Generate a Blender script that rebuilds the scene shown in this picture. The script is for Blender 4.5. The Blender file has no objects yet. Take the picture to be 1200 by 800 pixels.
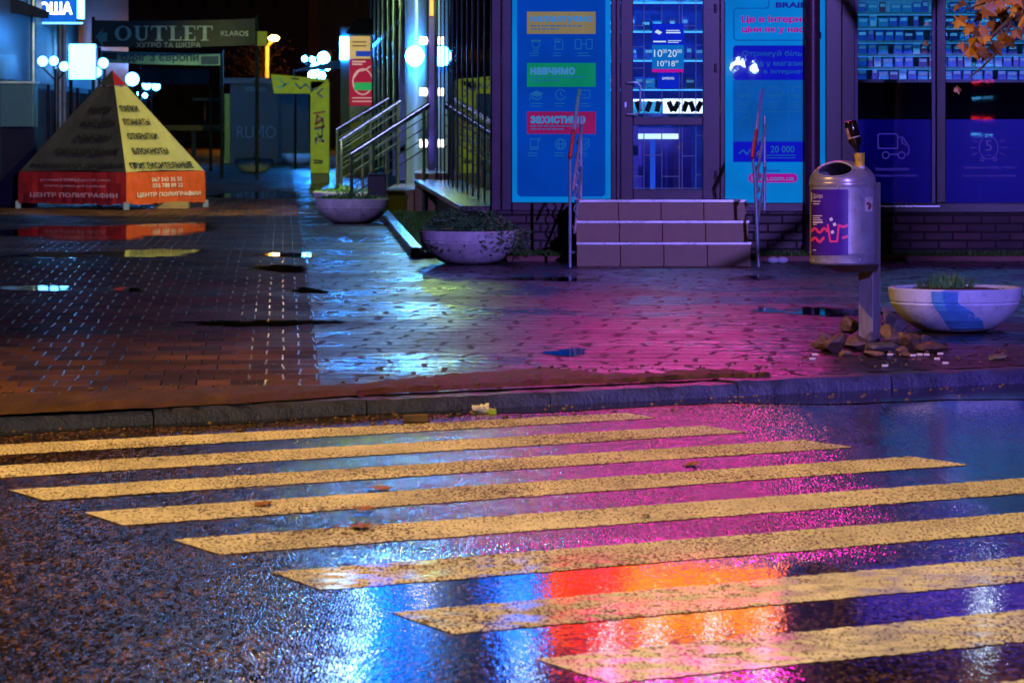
import bpy, bmesh, math, random
from mathutils import Vector, Matrix
from mathutils.geometry import delaunay_2d_cdt
random.seed(7)
R = math.radians
scene = bpy.context.scene
COL = scene.collection
F = 4400.0            # focal length in pixels of the 1200 px wide photograph
HZ = 135.0            # image row of the true horizon
ZC = 1.252            # camera height above the street level (z = 0)
TILT = 73.0 / 4400.0  # fall of the apron and the road towards the gutter

# ------------------------------------------------------------------ layout helpers
def P(x, y, Y):
    return Vector(((x - 600) * Y / F, Y, ZC - (y - HZ) * Y / F))
def plane_z(Y):
    return -(33 - Y) * TILT if Y < 33 else 0.0
def G(x, y, drop=0.0):
    Y = F * (ZC + drop) / (y - HZ)
    if Y < 33:
        Y = F * (1.8 + drop) / (y - 62)
    return Vector(((x - 600) * Y / F, Y, plane_z(Y) - drop))

# ------------------------------------------------------------------ object helpers
def tag(o, label=None, cat=None, group=None, kind=None):
    if label: o['label'] = label
    if cat: o['category'] = cat
    if group: o['group'] = group
    if kind: o['kind'] = kind
    return o
def root(name, loc, label, cat, group=None):
    o = bpy.data.objects.new(name, None)
    o.empty_display_size = .1
    COL.objects.link(o)
    o.location = loc
    o['off'] = [loc[0], loc[1], loc[2]]
    return tag(o, label, cat, group)
def off_of(o):
    return Vector(o['off']) if o is not None and 'off' in o else Vector((0, 0, 0))

class MB:
    def __init__(s): s.v = []; s.f = []
    def add(s, vs, fs):
        b = len(s.v)
        s.v += [Vector(v) for v in vs]
        s.f += [tuple(b + i for i in f) for f in fs]
        return s
    def box(s, x0, x1, y0, y1, z0, z1):
        vs = [(x, y, z) for z in (z0, z1) for y in (y0, y1) for x in (x0, x1)]
        return s.add(vs, [(0, 2, 3, 1), (4, 5, 7, 6), (0, 1, 5, 4), (2, 6, 7, 3), (0, 4, 6, 2), (1, 3, 7, 5)])
    def hexa(s, lo, hi):          # two quads (same winding) joined into a solid
        return s.add(list(lo) + list(hi), [(3, 2, 1, 0), (4, 5, 6, 7), (0, 1, 5, 4), (1, 2, 6, 5), (2, 3, 7, 6), (3, 0, 4, 7)])
    def quad(s, a, b, c, d): return s.add([a, b, c, d], [(0, 1, 2, 3)])
    def tri(s, a, b, c): return s.add([a, b, c], [(0, 1, 2)])
    def poly(s, pts): return s.add(pts, [tuple(range(len(pts)))])
    def prism(s, pts, d):
        d = Vector(d); n = len(pts); pts = [Vector(p) for p in pts]
        return s.add(pts + [p + d for p in pts], [tuple(range(n)), tuple(range(2 * n - 1, n - 1, -1))] +
                     [(i, i + n, (i + 1) % n + n, (i + 1) % n) for i in range(n)])
    def tube(s, pts, r, n=8, cap=True):
        pts = [Vector(p) for p in pts]
        rs = r if isinstance(r, (list, tuple)) else [r] * len(pts)
        b = len(s.v); up = None
        for i, p in enumerate(pts):
            t = (pts[min(i + 1, len(pts) - 1)] - pts[max(i - 1, 0)]).normalized()
            if up is None:
                up = t.orthogonal().normalized()
            else:
                up = (up - t * up.dot(t))
                up = up.normalized() if up.length > 1e-6 else t.orthogonal().normalized()
            w = t.cross(up)
            for k in range(n):
                a = 2 * math.pi * k / n
                s.v.append(p + (up * math.cos(a) + w * math.sin(a)) * rs[i])
        for i in range(len(pts) - 1):
            for k in range(n):
                a = b + i * n + k; c = b + i * n + (k + 1) % n
                s.f.append((a, c, c + n, a + n))
        if cap:
            s.f.append(tuple(b + k for k in range(n - 1, -1, -1)))
            e = b + (len(pts) - 1) * n
            s.f.append(tuple(e + k for k in range(n)))
        return s
    def lathe(s, prof, c, n=32, sx=1, sy=1, M=None):
        c = Vector(c); b = len(s.v)
        for (r, z) in prof:
            for k in range(n):
                a = 2 * math.pi * k / n
                q = Vector((r * math.cos(a) * sx, r * math.sin(a) * sy, z))
                if M is not None: q = M @ q
                s.v.append(c + q)
        for i in range(len(prof) - 1):
            for k in range(n):
                a = b + i * n + k; d = b + i * n + (k + 1) % n
                s.f.append((a, d, d + n, a + n))
        s.f.append(tuple(b + k for k in range(n - 1, -1, -1)))
        e = b + (len(prof) - 1) * n
        s.f.append(tuple(e + k for k in range(n)))
        return s
    def ball(s, c, r, n=16, m=10, sq=(1, 1, 1)):
        prof = [(max(1e-4, r * math.sin(math.pi * i / m)), -r * math.cos(math.pi * i / m)) for i in range(m + 1)]
        M = Matrix.Diagonal(sq)
        return s.lathe(prof, c, n, M=M)
    def build(s, name, mat, parent=None, loc=None, smooth=False, bevel=0, angle=40):
        off = off_of(parent) if parent is not None else Vector(loc or (0, 0, 0))
        me = bpy.data.meshes.new(name)
        me.from_pydata([v - off for v in s.v], [], s.f)
        if smooth:
            me.polygons.foreach_set('use_smooth', [True] * len(me.polygons))
            me.set_sharp_from_angle(angle=R(angle))
        me.materials.append(mat)
        o = bpy.data.objects.new(name, me)
        COL.objects.link(o)
        o['off'] = list(off)
        if parent is not None: o.parent = parent
        else: o.location = off
        if bevel:
            m = o.modifiers.new('bevel', 'BEVEL'); m.width = bevel; m.segments = 2; m.limit_method = 'ANGLE'
        return o

def copy_tree(o, loc=None, parent=None):
    c = o.copy(); COL.objects.link(c); c.parent = parent
    if loc is not None: c.location = loc
    for ch in list(o.children): copy_tree(ch, None, c)
    return c

# ------------------------------------------------------------------ materials
MATS = {}
def nodes_of(name):
    m = bpy.data.materials.new(name); m.use_nodes = True
    nt = m.node_tree; nt.nodes.clear()
    out = nt.nodes.new('ShaderNodeOutputMaterial')
    return m, nt, out
def N(nt, typ, **kw):
    n = nt.nodes.new(typ)
    for k, v in kw.items():
        if k in n.inputs: n.inputs[k].default_value = v
        else: setattr(n, k, v)
    return n
def c4(c): return (c[0], c[1], c[2], 1)
def pbr(name, col, rough=.5, metal=0.0, var=.25, vscale=6.0, bump=0.0, bscale=40.0, coat=0.0, emit=None, estr=0.0, dirt=0.0, trans=0.0, spec=.5, stretch=(1, 1, 1)):
    if name in MATS: return MATS[name]
    m, nt, out = nodes_of(name); L = nt.links.new
    b = N(nt, 'ShaderNodeBsdfPrincipled')
    L(b.outputs[0], out.inputs[0])
    b.inputs['Roughness'].default_value = rough; b.inputs['Metallic'].default_value = metal
    b.inputs['Coat Weight'].default_value = coat; b.inputs['Coat Roughness'].default_value = .12
    b.inputs['Specular IOR Level'].default_value = spec
    tc = N(nt, 'ShaderNodeTexCoord'); mp = N(nt, 'ShaderNodeMapping'); mp.inputs['Scale'].default_value = stretch
    L(tc.outputs['Object'], mp.inputs[0])
    n1 = N(nt, 'ShaderNodeTexNoise', Scale=vscale, Detail=5.0, Roughness=.6); L(mp.outputs[0], n1.inputs['Vector'])
    mr = N(nt, 'ShaderNodeMapRange'); L(n1.outputs['Fac'], mr.inputs[0])
    mr.inputs['From Min'].default_value = .3; mr.inputs['From Max'].default_value = .7
    mr.inputs['To Min'].default_value = 1 - var; mr.inputs['To Max'].default_value = 1 + var * .6
    mx = N(nt, 'ShaderNodeMix', data_type='RGBA', blend_type='MULTIPLY'); mx.inputs[0].default_value = 1
    mx.inputs[6].default_value = c4(col); L(mr.outputs[0], mx.inputs[7])
    src = mx.outputs[2]
    if dirt:
        n3 = N(nt, 'ShaderNodeTexNoise', Scale=vscale * 2.7, Detail=8.0, Roughness=.7); L(mp.outputs[0], n3.inputs['Vector'])
        r3 = N(nt, 'ShaderNodeMapRange'); L(n3.outputs['Fac'], r3.inputs[0])
        r3.inputs['From Min'].default_value = .52; r3.inputs['From Max'].default_value = .68; r3.inputs['To Max'].default_value = dirt
        m3 = N(nt, 'ShaderNodeMix', data_type='RGBA'); L(r3.outputs[0], m3.inputs[0]); L(src, m3.inputs[6])
        m3.inputs[7].default_value = (.03, .025, .02, 1); src = m3.outputs[2]
    L(src, b.inputs['Base Color'])
    rr = N(nt, 'ShaderNodeMapRange'); L(n1.outputs['Fac'], rr.inputs[0])
    rr.inputs['To Min'].default_value = max(.02, rough * .75); rr.inputs['To Max'].default_value = min(1, rough * 1.25)
    L(rr.outputs[0], b.inputs['Roughness'])
    if bump:
        n2 = N(nt, 'ShaderNodeTexNoise', Scale=bscale, Detail=6.0, Roughness=.6); L(mp.outputs[0], n2.inputs['Vector'])
        bp = N(nt, 'ShaderNodeBump'); bp.inputs['Strength'].default_value = bump; bp.inputs['Distance'].default_value = .01
        L(n2.outputs['Fac'], bp.inputs['Height']); L(bp.outputs[0], b.inputs['Normal'])
    if emit:
        b.inputs['Emission Color'].default_value = c4(emit); b.inputs['Emission Strength'].default_value = estr
    MATS[name] = m
    return m
def glow(name, col, s, var=.12, vscale=2.0):
    """something that gives off light; slightly uneven like a real light box"""
    if name in MATS: return MATS[name]
    m, nt, out = nodes_of(name); L = nt.links.new
    b = N(nt, 'ShaderNodeBsdfPrincipled'); L(b.outputs[0], out.inputs[0])
    b.inputs['Base Color'].default_value = (.002, .002, .002, 1); b.inputs['Roughness'].default_value = .4; b.inputs['Specular IOR Level'].default_value = 0
    b.inputs['Emission Color'].default_value = c4(col)
    tc = N(nt, 'ShaderNodeTexCoord'); n1 = N(nt, 'ShaderNodeTexNoise', Scale=vscale, Detail=3.0); L(tc.outputs['Object'], n1.inputs['Vector'])
    mr = N(nt, 'ShaderNodeMapRange'); L(n1.outputs['Fac'], mr.inputs[0])
    mr.inputs['From Min'].default_value = .3; mr.inputs['From Max'].default_value = .7
    mr.inputs['To Min'].default_value = s * (1 - var); mr.inputs['To Max'].default_value = s * (1 + var)
    L(mr.outputs[0], b.inputs['Emission Strength'])
    MATS[name] = m
    return m
def glass(name, tint=(.9, .95, 1), refl=1.0):
    if name in MATS: return MATS[name]
    m, nt, out = nodes_of(name); L = nt.links.new
    t = N(nt, 'ShaderNodeBsdfTransparent'); t.inputs[0].default_value = c4(tint)
    g = N(nt, 'ShaderNodeBsdfGlossy'); g.inputs['Roughness'].default_value = .015
    fr = N(nt, 'ShaderNodeFresnel', IOR=1.5)
    mm = N(nt, 'ShaderNodeMath', operation='MULTIPLY'); mm.inputs[1].default_value = refl; L(fr.outputs[0], mm.inputs[0])
    tc = N(nt, 'ShaderNodeTexCoord'); n = N(nt, 'ShaderNodeTexNoise', Scale=1.2, Detail=2.0); L(tc.outputs['Object'], n.inputs['Vector'])
    bp = N(nt, 'ShaderNodeBump'); bp.inputs['Strength'].default_value = .03; bp.inputs['Distance'].default_value = .02
    L(n.outputs['Fac'], bp.inputs['Height']); L(bp.outputs[0], g.inputs['Normal'])
    x = N(nt, 'ShaderNodeMixShader'); L(mm.outputs[0], x.inputs[0]); L(t.outputs[0], x.inputs[1]); L(g.outputs[0], x.inputs[2])
    L(x.outputs[0], out.inputs[0])
    MATS[name] = m
    return m
def film(name, col, tr=.6):
    m, nt, out = nodes_of(name); L = nt.links.new
    d = N(nt, 'ShaderNodeBsdfPrincipled'); d.inputs['Base Color'].default_value = c4(col); d.inputs['Roughness'].default_value = .3
    t = N(nt, 'ShaderNodeBsdfTranslucent'); t.inputs[0].default_value = c4(col)
    x = N(nt, 'ShaderNodeMixShader'); x.inputs[0].default_value = tr
    L(d.outputs[0], x.inputs[1]); L(t.outputs[0], x.inputs[2]); L(x.outputs[0], out.inputs[0])
    return m

def facet(nt, colour, normal, strength, k):
    # every stone of the aggregate lies at its own small tilt
    L = nt.links.new
    sub = N(nt, 'ShaderNodeVectorMath', operation='SUBTRACT'); L(colour, sub.inputs[0]); sub.inputs[1].default_value = (.5, .5, .5)
    m1 = N(nt, 'ShaderNodeMath', operation='MULTIPLY'); m1.inputs[1].default_value = k
    if strength is None: m1.inputs[0].default_value = 1
    else: L(strength, m1.inputs[0])
    sc = N(nt, 'ShaderNodeVectorMath', operation='SCALE'); L(sub.outputs[0], sc.inputs[0]); L(m1.outputs[0], sc.inputs['Scale'])
    ad = N(nt, 'ShaderNodeVectorMath', operation='ADD'); L(normal, ad.inputs[0]); L(sc.outputs[0], ad.inputs[1])
    no = N(nt, 'ShaderNodeVectorMath', operation='NORMALIZE'); L(ad.outputs[0], no.inputs[0])
    return no.outputs[0]
def brick_mat(name, c1, c2, mortar, w, h, msize, rot, rough, mrough, bump, distort=0.0, rvar=.15, plane='XY', bias=0.0, micro=.15, mscale=120, patch=0.0, spec=.5):
    m, nt, out = nodes_of(name); L = nt.links.new
    b = N(nt, 'ShaderNodeBsdfPrincipled'); L(b.outputs[0], out.inputs[0])
    b.inputs['Specular IOR Level'].default_value = spec
    tc = N(nt, 'ShaderNodeTexCoord'); mp = N(nt, 'ShaderNodeMapping')
    if plane == 'XZ': mp.inputs['Rotation'].default_value = (R(-90), 0, 0)
    elif plane == 'YZ': mp.inputs['Rotation'].default_value = (R(-90), 0, R(90))
    else: mp.inputs['Rotation'].default_value = (0, 0, rot)
    L(tc.outputs['Object'], mp.inputs[0])
    vec = mp.outputs[0]
    if distort:
        nd = N(nt, 'ShaderNodeTexNoise', Scale=2.2, Detail=3.0); L(vec, nd.inputs['Vector'])
        sub = N(nt, 'ShaderNodeVectorMath', operation='SUBTRACT'); L(nd.outputs['Color'], sub.inputs[0]); sub.inputs[1].default_value = (.5, .5, .5)
        sc = N(nt, 'ShaderNodeVectorMath', operation='SCALE'); L(sub.outputs[0], sc.inputs[0]); sc.inputs['Scale'].default_value = distort
        ad = N(nt, 'ShaderNodeVectorMath', operation='ADD'); L(vec, ad.inputs[0]); L(sc.outputs[0], ad.inputs[1]); vec = ad.outputs[0]
    br = N(nt, 'ShaderNodeTexBrick'); L(vec, br.inputs['Vector'])
    br.inputs['Color1'].default_value = c4(c1); br.inputs['Color2'].default_value = c4(c2); br.inputs['Mortar'].default_value = c4(mortar)
    br.inputs['Scale'].default_value = 1; br.inputs['Mortar Size'].default_value = msize; br.inputs['Mortar Smooth'].default_value = .3
    br.inputs['Bias'].default_value = bias; br.inputs['Brick Width'].default_value = w; br.inputs['Row Height'].default_value = h
    br.offset = .5; br.squash = 1
    n1 = N(nt, 'ShaderNodeTexNoise', Scale=1.3, Detail=6.0, Roughness=.62); L(tc.outputs['Object'], n1.inputs['Vector'])
    mr = N(nt, 'ShaderNodeMapRange'); L(n1.outputs['Fac'], mr.inputs[0]); mr.inputs['From Min'].default_value = .3; mr.inputs['From Max'].default_value = .7
    mr.inputs['To Min'].default_value = .6; mr.inputs['To Max'].default_value = 1.35
    mx = N(nt, 'ShaderNodeMix', data_type='RGBA', blend_type='MULTIPLY'); mx.inputs[0].default_value = 1
    L(br.outputs['Color'], mx.inputs[6]); L(mr.outputs[0], mx.inputs[7]); L(mx.outputs[2], b.inputs['Base Color'])
    # wetness: each brick its own gloss, joints hold water
    sep = N(nt, 'ShaderNodeSeparateColor'); L(br.outputs['Color'], sep.inputs[0])
    n5 = N(nt, 'ShaderNodeTexNoise', Scale=.9, Detail=4.0); L(tc.outputs['Object'], n5.inputs['Vector'])
    rr = N(nt, 'ShaderNodeMapRange'); L(n5.outputs['Fac'], rr.inputs[0]); rr.inputs['From Min'].default_value = .35; rr.inputs['From Max'].default_value = .65
    rr.inputs['To Min'].default_value = max(.03, rough - rvar); rr.inputs['To Max'].default_value = rough + rvar
    rm = N(nt, 'ShaderNodeMix', data_type='FLOAT'); L(br.outputs['Fac'], rm.inputs[0]); L(rr.outputs[0], rm.inputs[2]); rm.inputs[3].default_value = mrough
    L(rm.outputs[0], b.inputs['Roughness'])
    inv = N(nt, 'ShaderNodeMath', operation='SUBTRACT'); inv.inputs[0].default_value = 1; L(br.outputs['Fac'], inv.inputs[1])
    bp = N(nt, 'ShaderNodeBump'); bp.inputs['Strength'].default_value = bump; bp.inputs['Distance'].default_value = .006; L(inv.outputs[0], bp.inputs['Height'])
    n2 = N(nt, 'ShaderNodeTexNoise', Scale=mscale, Detail=3.0, Roughness=.6); L(tc.outputs['Object'], n2.inputs['Vector'])
    bp2 = N(nt, 'ShaderNodeBump'); bp2.inputs['Strength'].default_value = micro; bp2.inputs['Distance'].default_value = .004
    L(n2.outputs['Fac'], bp2.inputs['Height']); L(bp.outputs[0], bp2.inputs['Normal'])
    last = bp2
    if patch:
        mpv = N(nt, 'ShaderNodeMapping'); mpv.inputs['Scale'].default_value = (1, .25, 1); L(tc.outputs['Object'], mpv.inputs[0])
        vo = N(nt, 'ShaderNodeTexVoronoi', Scale=48.0); L(mpv.outputs[0], vo.inputs['Vector'])
        fo = facet(nt, vo.outputs['Color'], bp2.outputs[0], None, .17)
        class _H: pass
        bp2 = _H(); bp2.outputs = [fo]; last = bp2
    if patch:
        # gentle undulation of settled paving
        n4 = N(nt, 'ShaderNodeTexNoise', Scale=4.0, Detail=3.0); L(tc.outputs['Object'], n4.inputs['Vector'])
        bp3 = N(nt, 'ShaderNodeBump'); bp3.inputs['Strength'].default_value = patch; bp3.inputs['Distance'].default_value = .03
        L(n4.outputs['Fac'], bp3.inputs['Height']); L(bp2.outputs[0], bp3.inputs['Normal']); last = bp3
    L(last.outputs[0], b.inputs['Normal'])
    MATS[name] = m
    return m

STREET_ROT = math.atan(.0610)
M_BRICK_PAVE = brick_mat('brick paving wet', (.12, .052, .022), (.010, .007, .006), (.006, .006, .007), .19, .34, .007, -STREET_ROT, .58, .22, 1.0, distort=.035, rvar=.14, bias=-.1, micro=.4, spec=.22)
M_PAVE = brick_mat('paving slabs wet', (.030, .017, .017), (.014, .009, .010), (.002, .002, .002), .40, .27, .020, R(6), .30, .6, 1.0, distort=.40, rvar=.13, micro=.6, mscale=70, patch=.5, spec=.5)
M_WALLBRICK = brick_mat('dark clinker wall', (.085, .035, .04), (.045, .02, .026), (.02, .012, .014), .25, .075, .010, 0, .55, .8, .8, plane='XZ')
M_WALLBRICK_Y = brick_mat('dark clinker wall side', (.09, .055, .06), (.05, .034, .04), (.02, .016, .02), .25, .075, .010, 0, .55, .8, .8, plane='YZ')

def road_mat():
    m, nt, out = nodes_of('wet asphalt'); L = nt.links.new
    b = N(nt, 'ShaderNodeBsdfPrincipled'); L(b.outputs[0], out.inputs[0])
    tc = N(nt, 'ShaderNodeTexCoord'); V = tc.outputs['Object']
    mpv = N(nt, 'ShaderNodeMapping'); mpv.inputs['Scale'].default_value = (1, .30, 1); L(V, mpv.inputs[0])
    v = N(nt, 'ShaderNodeTexVoronoi', Scale=92.0); L(mpv.outputs[0], v.inputs['Vector'])
    sc = N(nt, 'ShaderNodeSeparateColor'); L(v.outputs['Color'], sc.inputs[0])
    cr = N(nt, 'ShaderNodeValToRGB'); L(sc.outputs[0], cr.inputs[0])
    e = cr.color_ramp.elements; e[0].position = .25; e[0].color = (.008, .006, .005, 1); e[1].position = 1; e[1].color = (.24, .12, .05, 1)
    k = cr.color_ramp.elements.new(.72); k.color = (.060, .030, .013, 1)
    n1 = N(nt, 'ShaderNodeTexNoise', Scale=1.4, Detail=7.0, Roughness=.65); L(V, n1.inputs['Vector'])
    mr = N(nt, 'ShaderNodeMapRange'); L(n1.outputs['Fac'], mr.inputs[0]); mr.inputs['From Min'].default_value = .3; mr.inputs['From Max'].default_value = .7; mr.inputs['To Min'].default_value = .45; mr.inputs['To Max'].default_value = 1.5
    sp = N(nt, 'ShaderNodeMix', data_type='RGBA', blend_type='MULTIPLY'); sp.inputs[0].default_value = 1
    L(cr.outputs[0], sp.inputs[6]); L(mr.outputs[0], sp.inputs[7]); L(sp.outputs[2], b.inputs['Base Color'])
    # film of standing water: the near wheel track and the low right-hand side of the gutter
    sx = N(nt, 'ShaderNodeSeparateXYZ'); L(V, sx.inputs[0])
    n2 = N(nt, 'ShaderNodeTexNoise', Scale=1.6, Detail=5.0); L(V, n2.inputs['Vector'])
    def step(src, a0, a1, amp):
        q = N(nt, 'ShaderNodeMath', operation='MULTIPLY_ADD'); L(n2.outputs['Fac'], q.inputs[0]); q.inputs[1].default_value = amp; L(src, q.inputs[2])
        r = N(nt, 'ShaderNodeMapRange'); r.interpolation_type = 'SMOOTHSTEP'; L(q.outputs[0], r.inputs[0]); r.inputs['From Min'].default_value = a0 + amp / 2; r.inputs['From Max'].default_value = a1 + amp / 2
        return r.outputs[0]
    neary = step(sx.outputs['Y'], 14.7, 13.7, 1.2); nearx = step(sx.outputs['X'], -1.0, -.35, .6); right = step(sx.outputs['X'], 1.0, 2.0, .8)
    mu = N(nt, 'ShaderNodeMath', operation='MULTIPLY'); L(neary, mu.inputs[0]); L(nearx, mu.inputs[1])
    wet = N(nt, 'ShaderNodeMath', operation='MAXIMUM'); L(mu.outputs[0], wet.inputs[0]); L(right, wet.inputs[1])
    wet = wet.outputs[0]
    rr = N(nt, 'ShaderNodeMapRange'); L(wet, rr.inputs[0]); rr.inputs['To Min'].default_value = .20; rr.inputs['To Max'].default_value = .05
    L(rr.outputs[0], b.inputs['Roughness'])
    sl_ = N(nt, 'ShaderNodeMapRange'); L(mr.outputs[0], sl_.inputs[0]); sl_.inputs['From Min'].default_value = .45; sl_.inputs['From Max'].default_value = 1.5; sl_.inputs['To Min'].default_value = .30; sl_.inputs['To Max'].default_value = .08
    L(sl_.outputs[0], b.inputs['Specular IOR Level'])
    cw_ = N(nt, 'ShaderNodeMapRange'); L(wet, cw_.inputs[0]); cw_.inputs['To Min'].default_value = .0; cw_.inputs['To Max'].default_value = 1.0
    L(cw_.outputs[0], b.inputs['Coat Weight']); b.inputs['Coat Roughness'].default_value = .035; b.inputs['Coat IOR'].default_value = 1.33
    bs = N(nt, 'ShaderNodeMapRange'); L(wet, bs.inputs[0]); bs.inputs['To Min'].default_value = .8; bs.inputs['To Max'].default_value = .04
    bp = N(nt, 'ShaderNodeBump'); bp.inputs['Distance'].default_value = .004; L(bs.outputs[0], bp.inputs['Strength'])
    inv = N(nt, 'ShaderNodeMath', operation='SUBTRACT'); inv.inputs[0].default_value = 1; L(v.outputs['Distance'], inv.inputs[1]); L(inv.outputs[0], bp.inputs['Height'])
    mpw = N(nt, 'ShaderNodeMapping'); mpw.inputs['Scale'].default_value = (1, .55, 1); L(V, mpw.inputs[0])
    n3 = N(nt, 'ShaderNodeTexNoise', Scale=34.0, Detail=4.0); L(mpw.outputs[0], n3.inputs['Vector'])
    bp2 = N(nt, 'ShaderNodeBump'); bp2.inputs['Strength'].default_value = .12; bp2.inputs['Distance'].default_value = .006
    L(n3.outputs['Fac'], bp2.inputs['Height']); L(bp2.outputs[0], b.inputs['Coat Normal'])
    fc = facet(nt, v.outputs['Color'], bp.outputs[0], bs.outputs[0], .25)
    L(fc, bp2.inputs['Normal']); L(bp2.outputs[0], b.inputs['Normal'])
    return m
M_ROAD = road_mat()
def paint_mat():
    m, nt, out = nodes_of('worn zebra paint'); L = nt.links.new
    b = N(nt, 'ShaderNodeBsdfPrincipled'); L(b.outputs[0], out.inputs[0])
    tc = N(nt, 'ShaderNodeTexCoord'); V = tc.outputs['Object']
    mpv = N(nt, 'ShaderNodeMapping'); mpv.inputs['Scale'].default_value = (1, .35, 1); L(V, mpv.inputs[0])
    n1 = N(nt, 'ShaderNodeTexNoise', Scale=85.0, Detail=3.0, Roughness=.6); L(mpv.outputs[0], n1.inputs['Vector'])
    n2 = N(nt, 'ShaderNodeTexNoise', Scale=1.1, Detail=4.0); L(V, n2.inputs['Vector'])
    th = N(nt, 'ShaderNodeMath', operation='MULTIPLY_ADD'); th.inputs[1].default_value = .30; L(n2.outputs['Fac'], th.inputs[0]); L(n1.outputs['Fac'], th.inputs[2])
    mr = N(nt, 'ShaderNodeMapRange'); L(th.outputs[0], mr.inputs[0]); mr.inputs['From Min'].default_value = .675; mr.inputs['From Max'].default_value = .725
    mx = N(nt, 'ShaderNodeMix', data_type='RGBA'); L(mr.outputs[0], mx.inputs[0])
    mx.inputs[6].default_value = (.82, .78, .68, 1); mx.inputs[7].default_value = (.09, .05, .03, 1)
    n8 = N(nt, 'ShaderNodeTexNoise', Scale=2.6, Detail=8.0, Roughness=.7); L(mpv.outputs[0], n8.inputs['Vector'])
    m8 = N(nt, 'ShaderNodeMapRange'); L(n8.outputs['Fac'], m8.inputs[0]); m8.inputs['From Min'].default_value = .32; m8.inputs['From Max'].default_value = .62; m8.inputs['To Min'].default_value = .55; m8.inputs['To Max'].default_value = 1.0
    mm8 = N(nt, 'ShaderNodeMix', data_type='RGBA', blend_type='MULTIPLY'); mm8.inputs[0].default_value = 1; L(mx.outputs[2], mm8.inputs[6]); L(m8.outputs[0], mm8.inputs[7])
    L(mm8.outputs[2], b.inputs['Base Color'])
    b.inputs['Roughness'].default_value = .62; b.inputs['Specular IOR Level'].default_value = .22
    sx = N(nt, 'ShaderNodeSeparateXYZ'); L(V, sx.inputs[0])
    wy = N(nt, 'ShaderNodeMapRange'); wy.interpolation_type = 'SMOOTHSTEP'; L(sx.outputs['Y'], wy.inputs[0]); wy.inputs['From Min'].default_value = 14.6; wy.inputs['From Max'].default_value = 13.4
    n5 = N(nt, 'ShaderNodeTexNoise', Scale=9.0, Detail=4.0); L(V, n5.inputs['Vector'])
    wn = N(nt, 'ShaderNodeMapRange'); L(n5.outputs['Fac'], wn.inputs[0]); wn.inputs['From Min'].default_value = .42; wn.inputs['From Max'].default_value = .62
    wm = N(nt, 'ShaderNodeMath', operation='MULTIPLY'); L(wy.outputs[0], wm.inputs[0]); L(wn.outputs[0], wm.inputs[1])
    L(wm.outputs[0], b.inputs['Coat Weight']); b.inputs['Coat Roughness'].default_value = .11; b.inputs['Coat IOR'].default_value = 1.33
    bp = N(nt, 'ShaderNodeBump'); bp.inputs['Strength'].default_value = .5; bp.inputs['Distance'].default_value = .004; bp.invert = True
    L(n1.outputs['Fac'], bp.inputs['Height']); L(bp.outputs[0], b.inputs['Normal'])
    return m
M_PAINT = paint_mat()
def water_mat():
    m, nt, out = nodes_of('puddle water'); L = nt.links.new
    t = N(nt, 'ShaderNodeBsdfTransparent'); t2 = N(nt, 'ShaderNodeBsdfTransparent'); t2.inputs[0].default_value = (.45, .42, .40, 1)
    g = N(nt, 'ShaderNodeBsdfGlossy'); g.inputs['Roughness'].default_value = .02
    fr = N(nt, 'ShaderNodeFresnel', IOR=1.33)
    tc = N(nt, 'ShaderNodeTexCoord'); n = N(nt, 'ShaderNodeTexNoise', Scale=9.0, Detail=5.0); L(tc.outputs['Object'], n.inputs['Vector'])
    bp = N(nt, 'ShaderNodeBump'); bp.inputs['Strength'].default_value = .02; bp.inputs['Distance'].default_value = .01; L(n.outputs['Fac'], bp.inputs['Height']); L(bp.outputs[0], g.inputs['Normal'])
    x = N(nt, 'ShaderNodeMixShader'); L(fr.outputs[0], x.inputs[0]); L(t2.outputs[0], x.inputs[1]); L(g.outputs[0], x.inputs[2])
    at = N(nt, 'ShaderNodeAttribute'); at.attribute_name = 'depth'
    ma = N(nt, 'ShaderNodeMath', operation='MULTIPLY_ADD'); L(n.outputs['Fac'], ma.inputs[0]); ma.inputs[1].default_value = .9; L(at.outputs['Fac'], ma.inputs[2])
    mr = N(nt, 'ShaderNodeMapRange'); mr.interpolation_type = 'SMOOTHSTEP'; L(ma.outputs[0], mr.inputs[0]); mr.inputs['From Min'].default_value = .55; mr.inputs['From Max'].default_value = .85
    y = N(nt, 'ShaderNodeMixShader'); L(mr.outputs[0], y.inputs[0]); L(t.outputs[0], y.inputs[1]); L(x.outputs[0], y.inputs[2]); L(y.outputs[0], out.inputs[0])
    return m
M_WATER = water_mat()
M_KERB = pbr('kerb concrete', (.050, .050, .115), .38, var=.5, vscale=7, bump=.8, bscale=45, dirt=.8)  # blue light falling on the kerb is put into the concrete's colour
M_WETST = pbr('wet dark stone', (.045, .05, .05), .25, var=.4, bump=.3, bscale=30)
M_DIRT = pbr('wet dirt', (.080, .040, .014), .6, var=.6, vscale=9, bump=1.0, bscale=38, dirt=.8, spec=.3, stretch=(1, .4, 1))
M_SOIL = pbr('soil', (.03, .018, .012), .8, bump=.8, bscale=50)
M_GRASS = pbr('grass blades', (.06, .20, .02), .5, var=.5, vscale=9)
M_LEAFPL = pbr('planter leaves', (.09, .27, .08), .45, var=.5, vscale=14)
M_FRAME = pbr('plum window frame', (.060, .016, .050), .32, var=.2)
M_FRAMEB = pbr('black window frame', (.012, .008, .014), .35)
M_WALLP = pbr('plum render wall', (.08, .04, .06), .6, bump=.2)
M_TILE = pbr('step tile', (.34, .21, .11), .42, var=.12, vscale=9, bump=.12)
M_NOSE = pbr('aluminium nosing', (.75, .75, .78), .28, metal=.8, var=.15)
M_STEEL = pbr('stainless steel', (.55, .72, .80), .30, metal=.5, var=.15)
M_REDGRIP = pbr('red grip', (.45, .05, .04), .4)
M_GLASS = glass('window glass')
M_WHITE = pbr('white vinyl', (.8, .8, .8), .5)
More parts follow.
